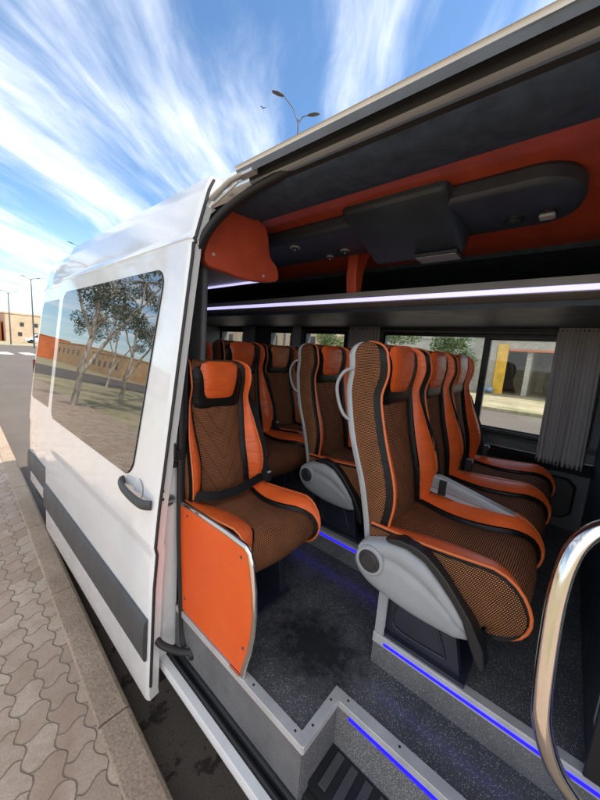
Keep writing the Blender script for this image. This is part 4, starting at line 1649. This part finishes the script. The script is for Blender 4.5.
# left background beyond the crossing
building('beige plain apartment block beyond the crossing at the left edge', 7.6, 70, 13.5, 80, 4.45, 'beige', wins=[(-.9, 2.6, .5, .6, 'y'), (-1.2, 1.0, .5, .6, 'y'), (.9, 2.6, .5, .6, 'y'), (.9, 1.0, .5, .6, 'y')])
building('orange painted building with a dark opening, left of the beige block', 2.0, 72, 7.3, 82, 3.0, 'orangewall', wins=[(1.9, .5, .9, 1.0, 'y')])
tree('distant bare topped tree between the orange and beige buildings', (7.0, 78, 0), [([(0, 0, 0), (0, 0, 3), (-.3, 0, 5)], .15, .05)], [((-.6, 0, 5), (1.2, 1, .9)), ((.5, 0, 4.4), (.8, .8, .7)), ((-1.8, 0, 3.9), (1.2, .8, .6))], 700, .18, 'leaf', None, 21)


def parked_car(label, loc, rz, paint, L_=4.2, H_=1.45):
    c = thing('parked_car', label, 'car', loc, rz, None)
    g = MB()
    W_ = .85
    pr = [(-L_/2, .35), (-L_/2+.05, .75), (-L_/2+.9, .88), (-L_/2+1.5, H_), (L_/2-1.1, H_), (L_/2-.35, .92), (L_/2, .85), (L_/2, .35)]
    g.prism(pr, 'y', -W_, W_)
    g.build('car_body', paint, c, bevel=.06)
    g = MB()
    g.prism([(-L_/2+1.0, .90), (-L_/2+1.5, H_-.08), (L_/2-1.15, H_-.08), (L_/2-.5, .93)], 'y', -W_-.01, W_+.01)
    g.build('car_window', 'skyline', c)
    for x in (-L_/2+.8, L_/2-.8):
        for y in (-W_, W_-.2):
            g = MB()
            g.grid([[(x+r*cos(2*pi*k/20), y+a, .32+r*sin(2*pi*k/20)) for k in range(20)] for a, r in ((0, .01), (0, .28), (.02, .32), (.18, .32), (.2, .28), (.2, .01))], closed=True)
            g.build('wheel', 'rubber', c)
    for s in (-1, 1):
        g = MB()
        g.box((-L_/2-.01, s*.55-.15, .62), (-L_/2+.05, s*.55+.15, .75), 'carwhite')
        g.build('headlight', 'carwhite', c, bevel=.02)
    return c


parked_car('small white car parked at the foot of the beige block', (11.3, 66, 0), 0, 'carwhite')

# clay coloured blocks on the walk side (mirrored in the door window)
GB = 'clay coloured houses across the waste ground'
building('long clay coloured house far across the waste ground', -34, 60, -22, 78, 3.9, 'clay', wins=[(-6+3*k, 1.4, .9, 1.1, 'r') for k in range(5)], group=GB, name='house')
building('clay coloured house next to the orange one across the waste ground', -30, 84, -22, 108, 5.0, 'clay', wins=[(-9+4*k, 2.6, 1, 1.2, 'r') for k in range(5)], group=GB, name='house')
building('orange house at the far end of the waste ground', -26, 112, -19, 126, 6.0, 'orangewall', group=GB, name='house')
building('taller sand coloured house behind the waste ground', -34, 40, -25, 56, 3.4, 'beige', wins=[(-5+3*k, 1.2, .9, 1.1, 'r') for k in range(4)], group=GB, name='house')
building('clay coloured house closest to the road side waste ground', -36, 22, -27, 37, 3.2, 'clay', wins=[(-4+3*k, 1.2, .9, 1.1, 'r') for k in range(3)], group=GB, name='house')

# far side of the street, seen through the windows
GX = 21.5
b = thing('garage', 'open concrete garage with a yellow door post seen through the large window', 'garage', (GX, 0, .12))
g = MB()
g.box((0, 3.62, 0), (.25, 4.95, 3.35), 'blockwall')
g.box((0, -4.0, 2.62), (.25, 3.62, 3.35), 'blockwall')
g.box((.25, 4.3, 0), (6, 4.6, 3.3), 'blockwall')
g.box((.25, -4.0, 0), (6, -3.7, 3.3), 'blockwall')
g.box((6, -4.0, 0), (6.3, 4.6, 3.3), 'blockwall')
g.box((.25, 1.9, 0), (5.9, 2.15, 2.6), 'blockwall')
g.build('wall', 'blockwall', b, smooth=False)
g = MB()
g.box((-.3, -4.2, 3.35), (6.4, 5.0, 3.55), 'palewall')
g.build('roof', 'palewall', b, smooth=False)
g = MB()
g.box((-.06, 3.05, 0), (.02, 3.60, 2.9), 'yellow')
g.build('door_post', 'yellow', b, smooth=False)
g = MB()
g.box((-.10, -3.8, 2.52), (-.02, 3.0, 2.64), 'orangewall')
g.build('lintel', 'orangewall', b, smooth=False)
parked_car('dark car standing in the mouth of the open garage', (GX+1.2, .25, .13), radians(8), 'car')
building('pale block wall house with small windows behind the green tree', 25, 5.4, 31, 17, 3.35, 'palewall', wins=[(-5+1.6*k, 1.6, .7, .8, 'x') for k in range(7)], loc_z=.1)
building('sand coloured house with green shutters seen through the small windows', 24, 17.6, 31, 36, 4.6, 'beige', wins=[(-7+2.6*k, 2.2, .7, 1.0, 'x') for k in range(6)], loc_z=.1)
# concrete verge wall fence
g = MB()
for k in range(30):
    g.box((22.3, 5.2+k*.4, .12), (22.34, 5.5+k*.4, 1.7), 'palewall')
g.box((22.35, 5.0, .3), (22.39, 17.2, .4), 'palewall')
g.box((22.35, 5.0, 1.35), (22.39, 17.2, 1.45), 'palewall')
tag(g.build('picket_fence', 'palewall', smooth=False), 'low pale picket fence in front of the block wall house', 'fence')
tree('leafy green tree beside the garage seen through the large window', (20.2, 5.6, .12), [([(0, 0, 0), (.1, 0, 1.2), (0, .1, 2.6)], .12, .04)],
     [((0, 0, 2.3), (.9, 1.0, .8)), ((.2, -.7, 1.8), (.6, .5, .6)), ((0, .8, 2.7), (.7, .8, .7)), ((.1, 0, 3.1), (.8, .9, .7)), ((0, -.4, 1.3), (.4, .4, .5))], 4200, .09, 'leaf', 'trees across the street', 31)
tree('second green tree farther along, showing in the small window', (20.8, 14.8, .12), [([(0, 0, 0), (.1, 0, 1.2), (0, .1, 2.6)], .12, .04)],
     [((0, 0, 2.3), (1.0, 1.2, .8)), ((.2, -.7, 1.6), (.6, .5, .6)), ((0, .9, 2.9), (.8, .9, .7))], 3000, .1, 'leaf', 'trees across the street', 32)
tree('thin leafed tree hanging into the upper corner of the large window', (19.5, 9.3, .12), [([(0, 0, 0), (.1, 0, 1.4), (0, -.2, 3.2)], .10, .04)],
     [((0, -.6, 3.0), (.9, 1.3, .5)), ((0, .6, 3.1), (.9, 1.2, .6))], 1500, .09, 'leaf', 'trees across the street', 33)
g = MB()
for c, R in (((0, 0, .22), (.28, .25, .22)), ((.1, -.35, .18), (.24, .22, .18))):
    P = []
    for i in range(9):
        ph = -pi/2+pi*i/8
        P.append([(c[0]+R[0]*cos(ph)*cos(2*pi*k/14)*(1+.15*sin(5*k+i)), c[1]+R[1]*cos(ph)*sin(2*pi*k/14)*(1+.12*sin(3*k+2*i)), c[2]+R[2]*sin(ph)) for k in range(14)])
    g.grid(P, closed=True)
tag(g.build('rubbish_bag', 'bluebag', loc=(GX-.5, 4.0, .12)), 'blue and white rubbish bags lying at the foot of the block wall', 'rubbish bags')

# bird in the sky
bd_scale = .38
bd = thing('bird', 'small dark bird flying left of the street lamp', 'bird', (9.0, 11.2, 11.4), radians(60))
g = MB()
g.grid([[(x, r*cos(2*pi*k/10), r*sin(2*pi*k/10)) for k in range(10)] for x, r in ((-.16, .003), (-.1, .022), (0, .04), (.08, .035), (.12, .026), (.15, .024), (.18, .003))], closed=True)
g.build('body', 'feather', bd)
for s in (-1, 1):
    g = MB()
    g.grid([[(.07-.02*abs(u), s*.3*u, .01+.10*sin(u*1.8)), (.02-.05*u, s*.3*u, .015+.10*sin(u*1.8)), (-.05-.07*u*(1-u), s*.3*u, .012+.10*sin(u*1.8))] for u in (0, .25, .5, .75, 1)])
    w_ = g.build('wing', 'feather', bd)
    w_.modifiers.new('s', 'SOLIDIFY').thickness = .006
bd.scale = (bd_scale,)*3
